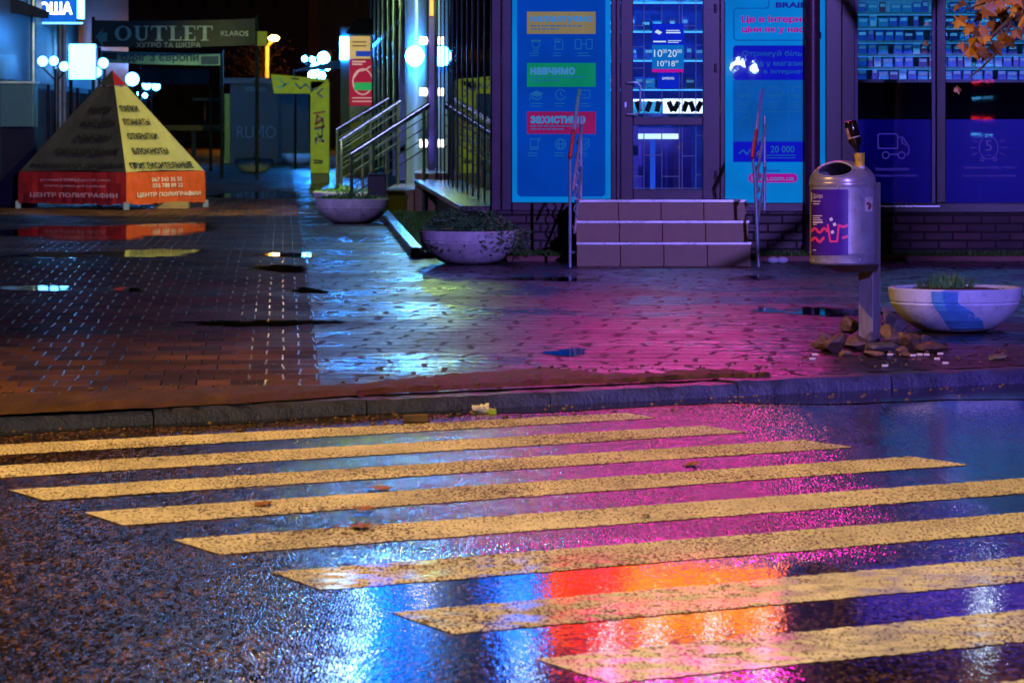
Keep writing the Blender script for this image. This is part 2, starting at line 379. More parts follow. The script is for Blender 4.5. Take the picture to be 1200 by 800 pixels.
M_CONC = pbr('planter concrete', (.72, .69, .68), .55, var=.3, vscale=5, bump=.35, bscale=60, dirt=.45)
M_CONCWHITE = pbr('planter white paint', (.60, .68, .82), .5, var=.2, vscale=5, bump=.35, bscale=60, dirt=.35)
M_STAIN = pbr('planter blue paint', (.09, .36, .72), .5, var=.25, bump=.3, bscale=60, dirt=.3)

# ------------------------------------------------------------------ lettering
def text_mesh(s, bold=0.0, shear=0.0):
    """outline of the words, thickened by bold and filled by our own triangulation"""
    cu = bpy.data.curves.new('lettering', 'FONT'); cu.body = s; cu.size = 1; cu.shear = shear
    cu.resolution_u = 3; cu.fill_mode = 'NONE'
    ob = bpy.data.objects.new('lettering', cu)
    me = bpy.data.meshes.new_from_object(ob)
    P2 = [v.co.to_2d() for v in me.vertices]
    nxt = {}
    for e in me.edges:
        a, b = e.vertices; nxt.setdefault(a, []).append(b); nxt.setdefault(b, []).append(a)
    bpy.data.objects.remove(ob); bpy.data.curves.remove(cu); bpy.data.meshes.remove(me)
    seen = set(); loops = []
    for st_ in sorted(nxt):
        if st_ in seen: continue
        lp = [st_]; seen.add(st_)
        cur = st_ + 1 if (st_ + 1) in nxt[st_] else nxt[st_][0]
        while cur not in seen:
            lp.append(cur); seen.add(cur)
            c = [q for q in nxt[cur] if q not in seen]
            if not c: break
            cur = c[0]
        if len(lp) > 2: loops.append(lp)
    area = lambda lp: sum(P2[lp[k - 1]].x * P2[lp[k]].y - P2[lp[k]].x * P2[lp[k - 1]].y for k in range(len(lp))) / 2
    def inside(p, lp):
        odd = False
        for k in range(len(lp)):
            a, b = P2[lp[k - 1]], P2[lp[k]]
            if (a.y > p.y) != (b.y > p.y) and p.x < a.x + (p.y - a.y) / (b.y - a.y) * (b.x - a.x): odd = not odd
        return odd
    ar = [area(l) for l in loops]
    pts = []; edges = []
    for lp in loops:
        b0 = len(pts); n = len(lp); me_ = area(lp)
        hole = any(a_ * me_ < 0 and abs(a_) > abs(me_) and inside(P2[lp[0]], l2) for l2, a_ in zip(loops, ar))
        sg = (1 if me_ > 0 else -1) * (-1 if hole else 1)
        for k in range(n):
            p, q, r = P2[lp[k - 1]], P2[lp[k]], P2[lp[(k + 1) % n]]
            d1, d2 = (q - p), (r - q)
            n1 = Vector((d1.y, -d1.x)); n2 = Vector((d2.y, -d2.x))
            n1 = n1.normalized() if n1.length > 1e-9 else n2.normalized(); n2 = n2.normalized() if n2.length > 1e-9 else n1
            m_ = n1 + n2; m_ = m_ / max(.6, m_.length * m_.length / 2) if m_.length > 1e-6 else n1
            pts.append(q + m_ * bold * sg)
        edges += [(b0 + k, b0 + (k + 1) % n) for k in range(n)]
    r = delaunay_2d_cdt(pts, edges, [], 1, 1e-5)
    V = r[0]
    segs = [(pts[a], pts[b]) for a, b in edges]
    fs = []
    for f in r[2]:
        cx = sum(V[k].x for k in f) / len(f); cy = sum(V[k].y for k in f) / len(f); wn = 0
        for a, b in segs:
            if (a.y > cy) != (b.y > cy) and cx < a.x + (cy - a.y) / (b.y - a.y) * (b.x - a.x): wn += 1 if b.y > a.y else -1
        if wn: fs.append(tuple(f))
    return [Vector((v.x, v.y, 0)) for v in V], fs
def text_on(s, bl, uvec, vvec, mat, parent, bold=.012, shear=0, name='lettering'):
    """lettering fitted in the box bl, bl+uvec, bl+vvec"""
    vs, fs = text_mesh(s, bold, shear)
    x0 = min(v.x for v in vs); x1 = max(v.x for v in vs); y0 = min(v.y for v in vs); y1 = max(v.y for v in vs)
    m = MB()
    m.add([Vector(bl) + Vector(uvec) * ((v.x - x0) / (x1 - x0)) + Vector(vvec) * ((v.y - y0) / (y1 - y0)) for v in vs], fs)
    return m.build(name, mat, parent)
def ftext(s, x0, x1, yt, yb, Y, mat, parent, **kw):
    a = P(x0, yb, Y); b = P(x1, yb, Y); c = P(x0, yt, Y)
    return text_on(s, a, b - a, c - a, mat, parent, **kw)
def frect(x0, x1, yt, yb, Y, d=.004):
    a = P(x0, yb, Y); b = P(x1, yt, Y)
    return MB().box(a.x, b.x, Y, Y + d, a.z, b.z)
def fround(x0, x1, yt, yb, Y, r, d=.004):
    pts = []
    for (cx, cy, a0) in ((x1 - r, yt + r, -90), (x1 - r, yb - r, 0), (x0 + r, yb - r, 90), (x0 + r, yt + r, 180)):
        for k in range(5):
            a = R(a0 + 22.5 * k); pts.append(P(cx + r * math.cos(a), cy + r * math.sin(a), Y))
    return MB().prism(pts[::-1], (0, d, 0)), pts
def fline(mb, pts, Y, w, closed=False, d=.003):
    """a flat stroke of width w px along pixel points"""
    pts = [Vector((p[0], p[1])) for p in pts]
    if closed: pts = pts + [pts[0]]
    for a, b in zip(pts, pts[1:]):
        if (b - a).length < 1e-5: continue
        t = (b - a).normalized(); n = Vector((-t.y, t.x)) * w / 2; e = t * w * .3
        q = [a - e + n, b + e + n, b + e - n, a - e - n]
        mb.quad(*[P(p.x, p.y, Y) for p in q])
    return mb
def fcircle(cx, cy, rx, ry=None, n=16, a0=0, a1=360):
    ry = ry or rx
    return [(cx + rx * math.cos(R(a0 + (a1 - a0) * k / n)), cy + ry * math.sin(R(a0 + (a1 - a0) * k / n))) for k in range(n + (a1 - a0 != 360))]

# ------------------------------------------------------------------ ground
KA, KB = G(0, 488), G(1200, 433)
KD = Vector((KB.x - KA.x, KB.y - KA.y)).normalized()
KM = (KB.y - KA.y) / (KB.x - KA.x)
def kerb_y(X): return KA.y + KM * (X - KA.x)
KW = .24
KWY = KW * math.sqrt(1 + KM * KM)
def grid_cols(cols):
    m = MB()
    for a, b in zip(cols, cols[1:]):
        n = min(len(a), len(b))
        for i in range(n - 1):
            m.quad(a[i], b[i], b[i + 1], a[i + 1])
    return m
def ycuts(y0):
    ys = [y0]
    for y in [22, 24, 27, 30, 33, 36, 40, 50, 70, 110, 180, 300, 600]:
        if y > y0 + .3: ys.append(y)
        else: ys.append(None)
    out = []; last = y0
    for y in ys:
        if y is None: last += .02; out.append(last)
        else: last = y; out.append(y)
    return out
def pave(us, name, mat):
    cols = []
    for u in us:
        x_at = lambda Y: u - 1.06 - .061 * (Y - 20.7)
        # start behind the kerb stones
        ys = (KA.y + KWY + KM * (u - 1.06 + .061 * 20.7 - KA.x)) / (1 + KM * .061)
        cols.append([Vector((x_at(Y), Y, plane_z(Y))) for Y in ycuts(ys)])
    o = grid_cols(cols).build(name, mat)
    return tag(o, kind='structure')
pave([-80, -40, -20, -12, -8, -5, -3, -1.5, 0], 'brick_pavement', M_BRICK_PAVE)
pave([0, 1.5, 3, 5, 8, 12, 20, 40, 80], 'slab_pavement', M_PAVE)
cols = []
for X in [-80, -40, -20, -10, -5, -3, -1, 1, 3, 5, 10, 20, 40, 80]:
    top = kerb_y(X) + .03
    ys = [top, top - 1, top - 4, top - 9, top - 16, top - 40, top - 110]
    cols.append([Vector((X, Y, plane_z(Y) - .08)) for Y in ys])
m = MB()
for a, b in zip(cols, cols[1:]):
    for i in range(len(a) - 1): m.quad(a[i], a[i + 1], b[i + 1], b[i])
road = tag(m.build('road', M_ROAD), kind='structure')

def RG(x, y): 
    Y = F * 1.88 / (y - 62); return Vector(((x - 600) * Y / F, Y, plane_z(Y) - .08))
# zebra stripes, each a painted sheet 4 mm above the asphalt
STR = [((-140, 528.5), (735, 484), (772, 490), (-110, 540)), ((-70, 550), (825, 499), (878, 507), (-40, 562.5)),
       ((11, 574.5), (940, 515.5), (1002, 524.5), (52, 586.5)), ((98, 600.5), (1068, 535), (1135, 545), (145, 616)),
       ((202, 632.5), (1214, 559.5), (1300, 571), (258, 650)), ((318, 670.5), (1385, 586), (1490, 600), (378, 692)),
       ((457, 718), (1590, 618), (1720, 634), (532, 743.5)), ((626, 772), (1830, 652), (1990, 672), (716, 801)),
       ((840, 836), (2140, 695), (2340, 720), (960, 880)), ((1110, 925), (2560, 752), (2800, 782), (1270, 985))]
for k, q in enumerate(STR):
    pts = [RG(*p) for p in q]
    mb = MB(); n = 220; rnd = random.Random(k)
    top = []; bot = []
    for i in range(n + 1):
        t = i / n
        a = pts[0].lerp(pts[1], t); b = pts[3].lerp(pts[2], t)
        d = (a - b).normalized()
        a = a + d * rnd.uniform(-.016, .010); b = b + d * rnd.uniform(-.010, .016)
        a.z = plane_z(a.y) - .0775; b.z = plane_z(b.y) - .0775
        top.append(a); bot.append(b)
    for i in range(n): mb.quad(bot[i], bot[i + 1], top[i + 1], top[i])
    mb.build('crosswalk_stripe', M_PAINT, road)

# kerb of single stones
kerb = bpy.data.objects.new('kerb', None); COL.objects.link(kerb); kerb['kind'] = 'structure'; kerb['off'] = [0, 0, 0]
jx = [G(x, 488 - 55 * x / 1200).x for x in (180, 430, 645, 865, 1045)]
edges = [-60, -30, -10, -6, -4.6, -3.4] + jx + [3.2, 4.2, 5.2, 8, 14, 30, 60]
nrm = Vector((-KD.y, KD.x, 0))
rnd = random.Random(3)
for a, b in zip(edges, edges[1:]):
    a += .004; b -= .004
    dz = rnd.uniform(-.014, .002); sk = rnd.uniform(-.008, .008)
    n = 14
    mb = MB(); rings = []
    for i in range(n + 1):
        X = a + (b - a) * i / n; Y = kerb_y(X) + sk; z = plane_z(Y) + dz + .006
        j = lambda s=.006: rnd.uniform(-s, s)
        q = Vector((X, Y, z))
        ring = [q + Vector((0, 0, -.25)), q + Vector((0, 0, -.03)) + nrm * j(.004), q + nrm * (.022 + j()) + Vector((0, 0, j(.004))),
                q + nrm * (KW - .015) + Vector((0, 0, j(.004))), q + nrm * KW + Vector((0, 0, -.02)), q + nrm * KW + Vector((0, 0, -.25))]
        rings.append(ring)
    for r0, r1 in zip(rings, rings[1:]):
        base = len(mb.v); mb.v += r0 + r1
        for i in range(6): mb.f.append((base + i, base + (i + 1) % 6, base + 6 + (i + 1) % 6, base + 6 + i))
    for rg in (rings[0], rings[-1]): mb.poly(rg)
    mb.build('kerb_stone', M_KERB, kerb, smooth=True, angle=50)

# strip of washed-out dirt along the back of the kerb, irregular edge, heaped a little
up = [(-60, 463), (60, 460), (150, 457), (230, 456), (300, 452), (370, 451), (430, 452), (480, 443), (540, 437), (600, 434), (640, 432), (700, 437), (740, 441), (790, 437), (850, 433), (880, 440), (905, 444)]
mb = MB(); rows = []
for i in range(len(up) * 6 - 5):
    k, fr = divmod(i, 6); k2 = min(k + 1, len(up) - 1)
    x = up[k][0] + (up[k2][0] - up[k][0]) * fr / 6; y = up[k][1] + (up[k2][1] - up[k][1]) * fr / 6 + rnd.uniform(-1.3, 1.3)
    t = G(x, y); t2 = G(x, y + 1.2)
    lap = max(0.0, min(1.0, (450 - x) / 160)) * (KWY - .035) + rnd.uniform(0, .05)
    bY = kerb_y(t.x) + KWY + .004 - lap
    row = []
    for s in range(6):
        f_ = s / 5
        Y = t.y + (bY - t.y) * f_; X = t.x + (G(x, y + 12).x - t.x) * f_ * .6
        Y = max(Y, kerb_y(X) + KWY + .004 - lap)
        z = plane_z(Y) + ((.003, .014, .022, .028, .026, .009)[s] if lap > .06 else (.003, .012, .018, .022, .016, -.02)[s]) + (rnd.uniform(-.004, .012) if 0 < s < 5 else 0)
        row.append(Vector((X, Y, z)))
    rows.append(row)
for a, b in zip(rows, rows[1:]):
    for s in range(5): mb.quad(a[s], a[s + 1], b[s + 1], b[s])
tag(mb.build('dirt_strip', M_DIRT, smooth=True, angle=80), kind='structure')

rg = random.Random(77); mb = MB()
for _ in range(480):
    x = rg.uniform(-40, 1230); base_y = 488 - 55 * x / 1200
    if rg.random() < .55:
        q = RG(x, base_y + rg.choice((15, 16, 17, 19, 22, 27)) + rg.uniform(0, 3)); zz = q.z
    else:
        q = G(x, base_y - rg.uniform(8, 26)); zz = plane_z(q.y) + .012
    s_ = rg.uniform(.004, .014); n_ = 5
    mb.lathe([(s_ * .6, -.004), (s_, s_ * .3), (s_ * .7, s_ * .8)], (q.x, q.y, zz), n_, sx=rg.uniform(.8, 1.5), sy=rg.uniform(.8, 1.3))
tag(mb.build('gravel', pbr('grit', (.14, .085, .05), .6, var=.6, vscale=3)), kind='stuff')

def blob(cx, cy, w, h, seed, n=40):
    """irregular flat outline in pixels around cx, cy"""
    rn = random.Random(seed); ph = [rn.uniform(0, 6.28) for _ in range(4)]
    out = []
    for i in range(n):
        a = 2 * math.pi * i / n
        r = 1 + .18 * math.sin(2 * a + ph[0]) + .14 * math.sin(3 * a + ph[1]) + .10 * math.sin(5 * a + ph[2]) + .07 * math.sin(9 * a + ph[3])
        out.append((cx + w / 2 * r * math.cos(a), cy + h / 2 * r * math.sin(a)))
    return out
for k, (cx, cy, w, h) in enumerate([(120, 272, 230, 18), (170, 297, 120, 9), (40, 338, 80, 7), (330, 315, 60, 10), (362, 341, 40, 6), (305, 379, 150, 8),
                                     (665, 413, 50, 8), (640, 327, 110, 5), (880, 326, 60, 5), (150, 340, 40, 5), (340, 299, 60, 6), (980, 366, 120, 9), (900, 364, 40, 5), (300, 229, 110, 7), (60, 300, 90, 8)]):
    mb = MB(); edge = []
    rings = []
    for f_ in (1.25, 1.0, .75, .4, .02):
        ring = []
        for (x, y) in blob(cx, cy, w * f_, h * f_, k + 11, 48):
            g = G(x, y); ring.append(Vector((g.x, g.y, g.z + .004))); edge.append(1.25 - f_)
        rings.append(ring); mb.v += ring
    for r_ in range(4):
        for q in range(48): mb.f.append((r_ * 48 + q, (r_ + 1) * 48 + q, (r_ + 1) * 48 + (q + 1) % 48, r_ * 48 + (q + 1) % 48))
    o = tag(mb.build('puddle', M_WATER), kind='structure')
    at = o.data.attributes.new('depth', 'FLOAT', 'POINT')
    for q, e in enumerate(edge): at.data[q].value = e
# water standing in the gutter
mb = MB(); prev = None
rn = random.Random(5)
for i in range(81):
    X = -4 + 10 * i / 80
    w = .22 + .14 * math.sin(X * 1.3) + .08 * math.sin(X * 4.1 + 1) + (0.5 * max(0, X - 1.2) if X > 1.2 else 0)
    w = min(w, 1.6) + rn.uniform(-.02, .02)
    a = Vector((X, kerb_y(X) - .012, plane_z(kerb_y(X)) - .074)); b = Vector((X, kerb_y(X) - w, plane_z(kerb_y(X) - w) - .0765))
    if prev: mb.quad(prev[1], b, a, prev[0])
    prev = (a, b)
tag(mb.build('gutter_water', pbr('gutter film', (.012, .009, .009), .07, bump=.10, bscale=30)), kind='structure')

# ------------------------------------------------------------------ the shop
FY = 33.0
def fx(x): return (x - 600) * FY / F
def fz(y): return ZC - (y - HZ) * FY / F
def wing_x(Y): return -.17 - .0565 * (Y - 33)
shop = root('shop_building', (2.5, FY, 0), 'corner shop with plum frames, lit posters and steps, magenta signs above its door', 'building')
MB().box(fx(577), fx(715), FY, FY + .25, 0, fz(247)).box(fx(848), 6.5, FY, FY + .25, 0, fz(248)).build('base_wall', M_WALLBRICK, shop)
MB().box(fx(715), fx(848), FY + .02, FY + .25, 0, .47).build('door_sill', M_WALLP, shop)
up_ = MB().box(-.17, 6.5, FY, FY + .25, 2.36, 6.2)
up_.box(6.3, 6.5, FY + .25, 40, 0, 6.2).box(.1, 6.3, 39.8, 40, 0, 6.2)
up_.build('wall', M_WALLP, shop)
MB().box(-.2, 6.6, FY - .1, 40.1, 6.2, 6.35).build('roof', M_WALLP, shop)
MB().box(.0, 6.3, FY + .25, 39.8, .42, .47).build('shop_floor', pbr('shop floor', (.12, .12, .16), .3), shop)
MB().box(.0, 6.3, FY + .25, 39.8, 2.9, 2.95).build('shop_ceiling', pbr('shop ceiling', (.6, .65, .7), .7), shop)
MB().box(.0, 6.3, 36.6, 36.7, .47, 2.9).build('back_wall', pbr('shop back wall', (.35, .5, .6), .6), shop)
MB().box(1.9, 2.0, FY + .35, 36.6, .47, 2.9).build('partition', pbr('shop partition', (.1, .15, .4), .6), shop)
def frame(x0, x1, yt, yb, y0=FY - .03, y1=FY + .1, mat=M_FRAME, name='frame_post'):
    return MB().box(fx(x0), fx(x1), y0, y1, fz(yb), fz(yt)).build(name, mat, shop, bevel=.006)
frame(576, 587, -13, 247, FY - .035, FY + .1); frame(588, 599.5, -13, 246.5, FY - .015, FY + .1)
frame(600, 716, 237.5, 247, FY - .02, FY + .1, name='frame_rail')
frame(716.5, 722, -13, 247); frame(722.2, 727, -13, 238, FY - .01, FY + .1)
frame(844, 849.5, -13, 247, FY - .01, FY + .1)
frame(849.8, 941, 238, 248, FY - .02, FY + .1, name='frame_rail')
frame(941.2, 960, -13, 248, FY + .0, FY + .1)
frame(967.5, 986, -13, 247.7, FY - .04, FY + .1); frame(986.3, 1001.5, -13, 248, FY - .01, FY + .1)
frame(960.2, 967.3, 238, 248, FY - .01, FY + .1, name='frame_rail')
frame(1097, 1108, -13, 237.5, FY - .03, FY + .1, M_FRAMEB)
frame(1001.8, 1300, 238, 249, FY - .03, FY + .1, M_FRAMEB, 'frame_rail')
frame(1300.2, 1312, -13, 249, FY - .03, FY + .1, M_FRAMEB)
MB().box(fx(1030), fx(1101), FY - .045, FY - .031, fz(242.5), fz(240.8)).build('sill_trim', M_NOSE, shop)
MB().box(fx(1001.8), fx(1005.5), FY + .02, FY + .08, fz(237.6), fz(-13)).box(fx(1092.5), fx(1096.8), FY + .02, FY + .08, fz(237.6), fz(-13)).build('inner_mullion', pbr('violet mullion', (.16, .11, .30), .4), shop)
pipe = MB().tube([(fx(951), FY - .09, .02), (fx(951), FY - .09, 6.2)], .068, 16)
for z in (.1, 1.95, 3.6): pipe.tube([(fx(951), FY - .09, z - .03), (fx(951), FY - .09, z + .03)], .078, 16)
pipe.build('downpipe', pbr('plum pipe', (.085, .03, .06), .35, bump=.1), shop, smooth=True)
# upper storey windows, dark
for k in range(4):
    x0 = .3 + k * 1.5
    w = MB().box(x0, x0 + 1.0, FY - .02, FY - .002, 4.8, 5.9).build('upper_window', M_FRAMEB, shop)
    MB().box(x0 + .06, x0 + .94, FY - .03, FY - .022, 4.86, 5.84).build('pane', pbr('dark pane', (.01, .015, .03), .05), w)

def pane(x0, x1, yt, yb, Y=FY + .05):
    return MB().box(fx(x0), fx(x1), Y, Y + .006, fz(yb), fz(yt)).build('window_pane', M_GLASS, shop)
# --- left poster window
PY = FY + .08
C_EDGE = glow('poster cyan', (.002, .24, .74), .88, .18, 1.6)
C_MID = glow('poster blue', (.0005, .055, .44), .92, .22, 1.3)
C_DEEP = glow('poster deep blue', (.006, .010, .62), .8, .15)
C_YEL = glow('poster ochre', (.36, .26, .12), .75, .15)
C_GRN = glow('poster green', (.004, .30, .16), .72, .2)
C_RED = glow('poster red', (.36, .012, .13), .8, .15)
C_TXT = glow('poster pale lettering', (.07, .30, .70), .75)
C_LINE = glow('poster thin lines', (.02, .20, .62), .6)
C_MAG = glow('poster magenta', (.50, .008, .36), .85)
C_TEAL = glow('poster panel blue', (.004, .13, .58), .75, .2)
C_NAVY = glow('poster navy lettering', (.015, .02, .42), .7)
pw = root('window_poster', (fx(657), PY, .5), 'tall backlit blue poster with ochre, green and red blocks left of the door', 'poster')
def prect(x0, x1, yt, yb, lift, mat, parent, name):
    return frect(x0, x1, yt, yb, PY - lift, .002).build(name, mat, parent)
prect(600.2, 715.5, -13, 237, 0, C_EDGE, pw, 'backing')
mb_, _ = fround(606, 709.5, -13, 230.5, PY - .004, 5, .002); mb_.build('field', C_MID, pw)
for (yt, yb, mat_, s, xt) in ((14, 40, C_YEL, 'налаштуємо', 694.5), (74, 102, C_GRN, 'навчимо', 674), (131, 157, C_RED, 'захистимо', 686)):
    prect(617.5, 698, yt, yb, .008, mat_, pw, 'colour_block')
    ftext(s, 621.5, xt, yt + 5, yt + 14, PY - .011, C_TXT, pw, bold=.045)
    mb_ = MB(); rn = random.Random(s)
    for r_ in range(2):
        x = 622
        while x < (680 if r_ == 0 else 655):
            w_ = rn.uniform(2, 7); mb_.add(frect(x, x + w_, yt + 16 + r_ * 3.6, yt + 17.4 + r_ * 3.6, PY - .011, .001).v, [(0, 1, 5, 4)]); x += w_ + 1.4
    mb_.build('small_print', C_LINE, pw)
def icon(kind, cx, cy):
    mb = MB(); w = 1.0; Y = PY - .010
    if kind == 'head':
        fline(mb, fcircle(cx, cy, 4.5), Y, 1, True); fline(mb, [(cx - 5, cy - 4), (cx + 5, cy - 4)], Y, 2.5); fline(mb, [(cx - 2, cy + 5), (cx - 2, cy + 8), (cx + 2, cy + 8), (cx + 2, cy + 5)], Y, 1)
    elif kind == 'doc':
        fline(mb, [(cx - 4.5, cy - 6), (cx + 2, cy - 6), (cx + 4.5, cy - 3), (cx + 4.5, cy + 6), (cx - 4.5, cy + 6)], Y, 1, True); fline(mb, [(cx - 3, cy - 3), (cx + 1, cy - 3)], Y, 2)
    elif kind == 'phones':
        for d in (-6.5, 6.5): fline(mb, [(cx + d - 3.4, cy - 5.5), (cx + d + 3.4, cy - 5.5), (cx + d + 3.4, cy + 5.5), (cx + d - 3.4, cy + 5.5)], Y, 1, True)
        fline(mb, [(cx - 2.5, cy), (cx + 2, cy)], Y, 1)
    elif kind == 'cap':
        mb.poly([P(*p, Y) for p in ((cx - 8, cy - 1), (cx, cy + 3), (cx + 8, cy - 1), (cx, cy - 5))]); fline(mb, [(cx - 5, cy + 1), (cx - 5, cy + 4), (cx, cy + 6), (cx + 5, cy + 4), (cx + 5, cy + 1)], Y, 1.4); fline(mb, [(cx - 7.5, cy - 1), (cx - 8, cy + 6)], Y, 1)
    elif kind == 'clock':
        fline(mb, fcircle(cx, cy, 6, a0=20, a1=330), Y, 1); fline(mb, [(cx, cy - 3), (cx, cy), (cx + 2, cy + 2)], Y, 1)
    elif kind == 'screen':
        fline(mb, [(cx - 6, cy - 5), (cx + 6, cy - 5), (cx + 6, cy + 4), (cx - 6, cy + 4)], Y, 1, True); fline(mb, [(cx - 2, cy), (cx + 2, cy)], Y, 1)
    elif kind == 'tablet':
        fline(mb, [(cx - 4.5, cy - 6), (cx + 4.5, cy - 6), (cx + 4.5, cy + 6), (cx - 4.5, cy + 6)], Y, 1, True); fline(mb, [(cx - 3, cy + 3.5), (cx + 3, cy + 3.5)], Y, 1.2); fline(mb, [(cx + 5, cy - 4), (cx + 7.5, cy - 7)], Y, 1.2)
    elif kind == 'globe':
        fline(mb, fcircle(cx, cy, 6), Y, 1.2, True); fline(mb, fcircle(cx, cy, 2.6, 6), Y, 1, True); fline(mb, [(cx - 6, cy), (cx + 6, cy)], Y, 1)
    elif kind == 'badge':
        fline(mb, [(cx - 5, cy - 6), (cx + 5, cy - 6), (cx + 5, cy + 2), (cx, cy + 7), (cx - 5, cy + 2)], Y, 1, True); fline(mb, [(cx - 2.5, cy), (cx, cy + 2), (cx + 3, cy - 3)], Y, 1)
    mb.build('pictogram', C_LINE, pw)
    rn = random.Random(cx * cy)
    mb = MB()
    for r_ in range(2):
        fline(mb, [(cx - 7, cy + 10.5 + 3 * r_), (cx - 7 + rn.uniform(8, 15), cy + 10.5 + 3 * r_)], Y, .9)
    mb.build('small_print', C_LINE, pw)
for k, cx in zip(('head', 'doc', 'phones'), (628, 655, 684)): icon(k, cx, 52)
for k, cx in zip(('cap', 'clock', 'screen'), (629, 657, 685)): icon(k, cx, 111)
for k, cx in zip(('tablet', 'globe', 'badge'), (626, 657, 685)): icon(k, cx, 169)
pane(600, 716, -13, 237.5)
# --- right poster window
pr = root('window_poster', (fx(895), PY, .5), 'backlit cyan poster with magenta heading and web address right of the door', 'poster')
prect(850, 941, -13, 237.5, 0, C_EDGE, pr, 'backing')
mb = MB(); fline(mb, [(862, -12), (901, -12), (901, 8), (896, 10)], PY - .006, 1.4); fline(mb, [(941, 47.5), (863, 47.5), (860, 44.5), (860, 13), (863, 10), (899, 10), (901, 8)], PY - .006, 1.4)
mb.build('outline', C_TEAL, pr)
ftext('BRAIN', 909, 950 - 2, 3, 9.5, PY - .006, C_NAVY, pr, bold=.045, name='lettering')
ftext('Це в інтернеті', 869, 956, 18.5, 28.5, PY - .006, C_MAG, pr, bold=.04)
ftext('ціни як у нас', 869, 943, 30.5, 40, PY - .006, C_MAG, pr, bold=.04)
mb_, _ = fround(859, 946, 53.5, 94, PY - .004, 4, .002); mb_.build('field', C_DEEP, pr)
prect(859, 941, 94, 166, .003, C_TEAL, pr, 'panel')
prect(859, 941, 166, 190, .004, C_DEEP, pr, 'field')
ftext('Отримуй більше', 870, 955, 59.5, 67.5, PY - .007, C_LINE, pr, bold=.0)
ftext('код у магазині', 879, 946, 71, 79, PY - .007, C_LINE, pr, bold=0)
ftext('ніж в інтернеті', 876, 945, 81, 88, PY - .007, C_LINE, pr, bold=0)
ftext('20 000', 903, 931, 171, 179, PY - .007, C_LINE, pr, bold=.012)
mb = MB()
for (cx, cy) in ((873, 108), (908, 108), (938, 108)):
    fline(mb, [(cx - 9, cy - 6), (cx + 3, cy - 6), (cx + 3, cy + 4), (cx - 9, cy + 4)], PY - .007, .8, True)
    fline(mb, [(cx + 3, cy - 3), (cx + 8, cy - 3), (cx + 10, cy + 1), (cx + 10, cy + 4)], PY - .007, .8)
    fline(mb, fcircle(cx - 4, cy + 5, 2), PY - .007, .8, True); fline(mb, fcircle(cx + 5, cy + 5, 2), PY - .007, .8, True)
    for r_ in range(3): fline(mb, [(cx - 9, cy + 12 + 3 * r_), (cx + 6 - r_ * 2, cy + 12 + 3 * r_)], PY - .007, .8)
fline(mb, fcircle(874, 145, 7), PY - .007, 1, True)
for x in (891, 924): fline(mb, [(x, 95), (x, 165)], PY - .007, .7)
fline(mb, [(860, 131), (940, 131)], PY - .007, .7)
for r_ in range(2): fline(mb, [(895, 184 - 2 + r_ * 3), (932, 184 - 2 + r_ * 3)], PY - .007, .8)
fline(mb, [(866, 180), (871, 176), (875, 181), (880, 175)], PY - .007, 1.4)
mb.build('pictogram', C_LINE, pr)
mb_, _ = fround(877, 934.5, 203.5, 214, PY - .005, 5, .002); mb_.build('pill', C_MAG, pr)
ftext('brain.com.ua', 880.5, 930.5, 206, 211.8, PY - .009, C_TXT, pr, bold=.01)
ftext('Замовляй', 894, 914, 198, 201.5, PY - .007, C_NAVY, pr, bold=.01)
pane(849.6, 941, -13, 238)
frect(960.3, 967.2, -13, 237.8, PY, .002).build('side_light_panel', C_EDGE, shop)
pane(960.2, 967.3, -13, 238)
# --- the door
door = root('shop_door', (fx(785), FY - .02, .487), 'plum framed glass shop door with opening hours sign above the steps', 'door')
D0, D1 = FY - .02, FY + .045
d = MB().box(fx(727.4), fx(742), D0, D1, fz(237), 2.32).box(fx(823.5), fx(843.6), D0, D1, fz(237), 2.32)
d.box(fx(742), fx(823.5), D0, D1, fz(237), fz(222)).box(fx(742), fx(823.5), D0, D1, fz(147), fz(137)).box(fx(742), fx(823.5), D0, D1, 2.27, 2.32)
d.build('leaf', M_FRAME, door, bevel=.006)
for (yt, yb) in ((-3, 137), (147, 222)):
    MB().box(fx(742), fx(823.5), FY + .01, FY + .016, fz(yb), fz(yt)).build('door_glass', M_GLASS, door)
M_GRILLE = pbr('grille white bars', (.6, .62, .75), .35, var=.1)
g = MB(); gy = FY + .09
for x in (755, 776, 796.5, 800, 816): g.tube([(fx(x), gy, fz(222)), (fx(x), gy, 2.3)], .0042, 6)
g2 = [(742, 755, 30), (742, 755, 55), (776, 796, 79), (742, 755, 80), (816, 823, 53), (776, 796, 104), (816, 823, 104), (755, 776, 182), (800, 816, 183), (742, 755, 207), (776, 796, 207), (816, 823, 159), (816, 823, 205), (742, 823, 221), (800, 816, 30)]
for (a, b, y) in g2: g.tube([(fx(a), gy, fz(y)), (fx(b), gy, fz(y))], .0042, 6)
g.build('security_grille', M_GRILLE, door, smooth=True)
h = MB().tube([(fx(735), D0, fz(97)), (fx(735), D0 - .05, fz(97)), (fx(747), D0 - .06, fz(97)), (fx(750), D0 - .06, fz(101)), (fx(750), D0 - .06, fz(129)), (fx(747), D0 - .06, fz(134)), (fx(735), D0 - .05, fz(134)), (fx(735), D0, fz(134))], .011, 10)
h.build('handle', M_STEEL, door, smooth=True)
MB().box(fx(732), fx(734), D0 - .008, D0 - .001, fz(126), fz(120)).build('lock', M_STEEL, door)
for y in (10, 80, 205):
    MB().tube([(fx(838.5), D0 - .012, fz(y + 5)), (fx(838.5), D0 - .012, fz(y - 5))], .012, 10).box(fx(827), fx(838), D0 - .008, D0 - .001, fz(y + 1.5), fz(y - 1)).build('hinge', M_FRAME, door)
hs = root('hours_sign', (fx(782), FY + .005, fz(84)), 'blue opening hours sign reading 10 to 20 stuck on the door glass', 'sign')
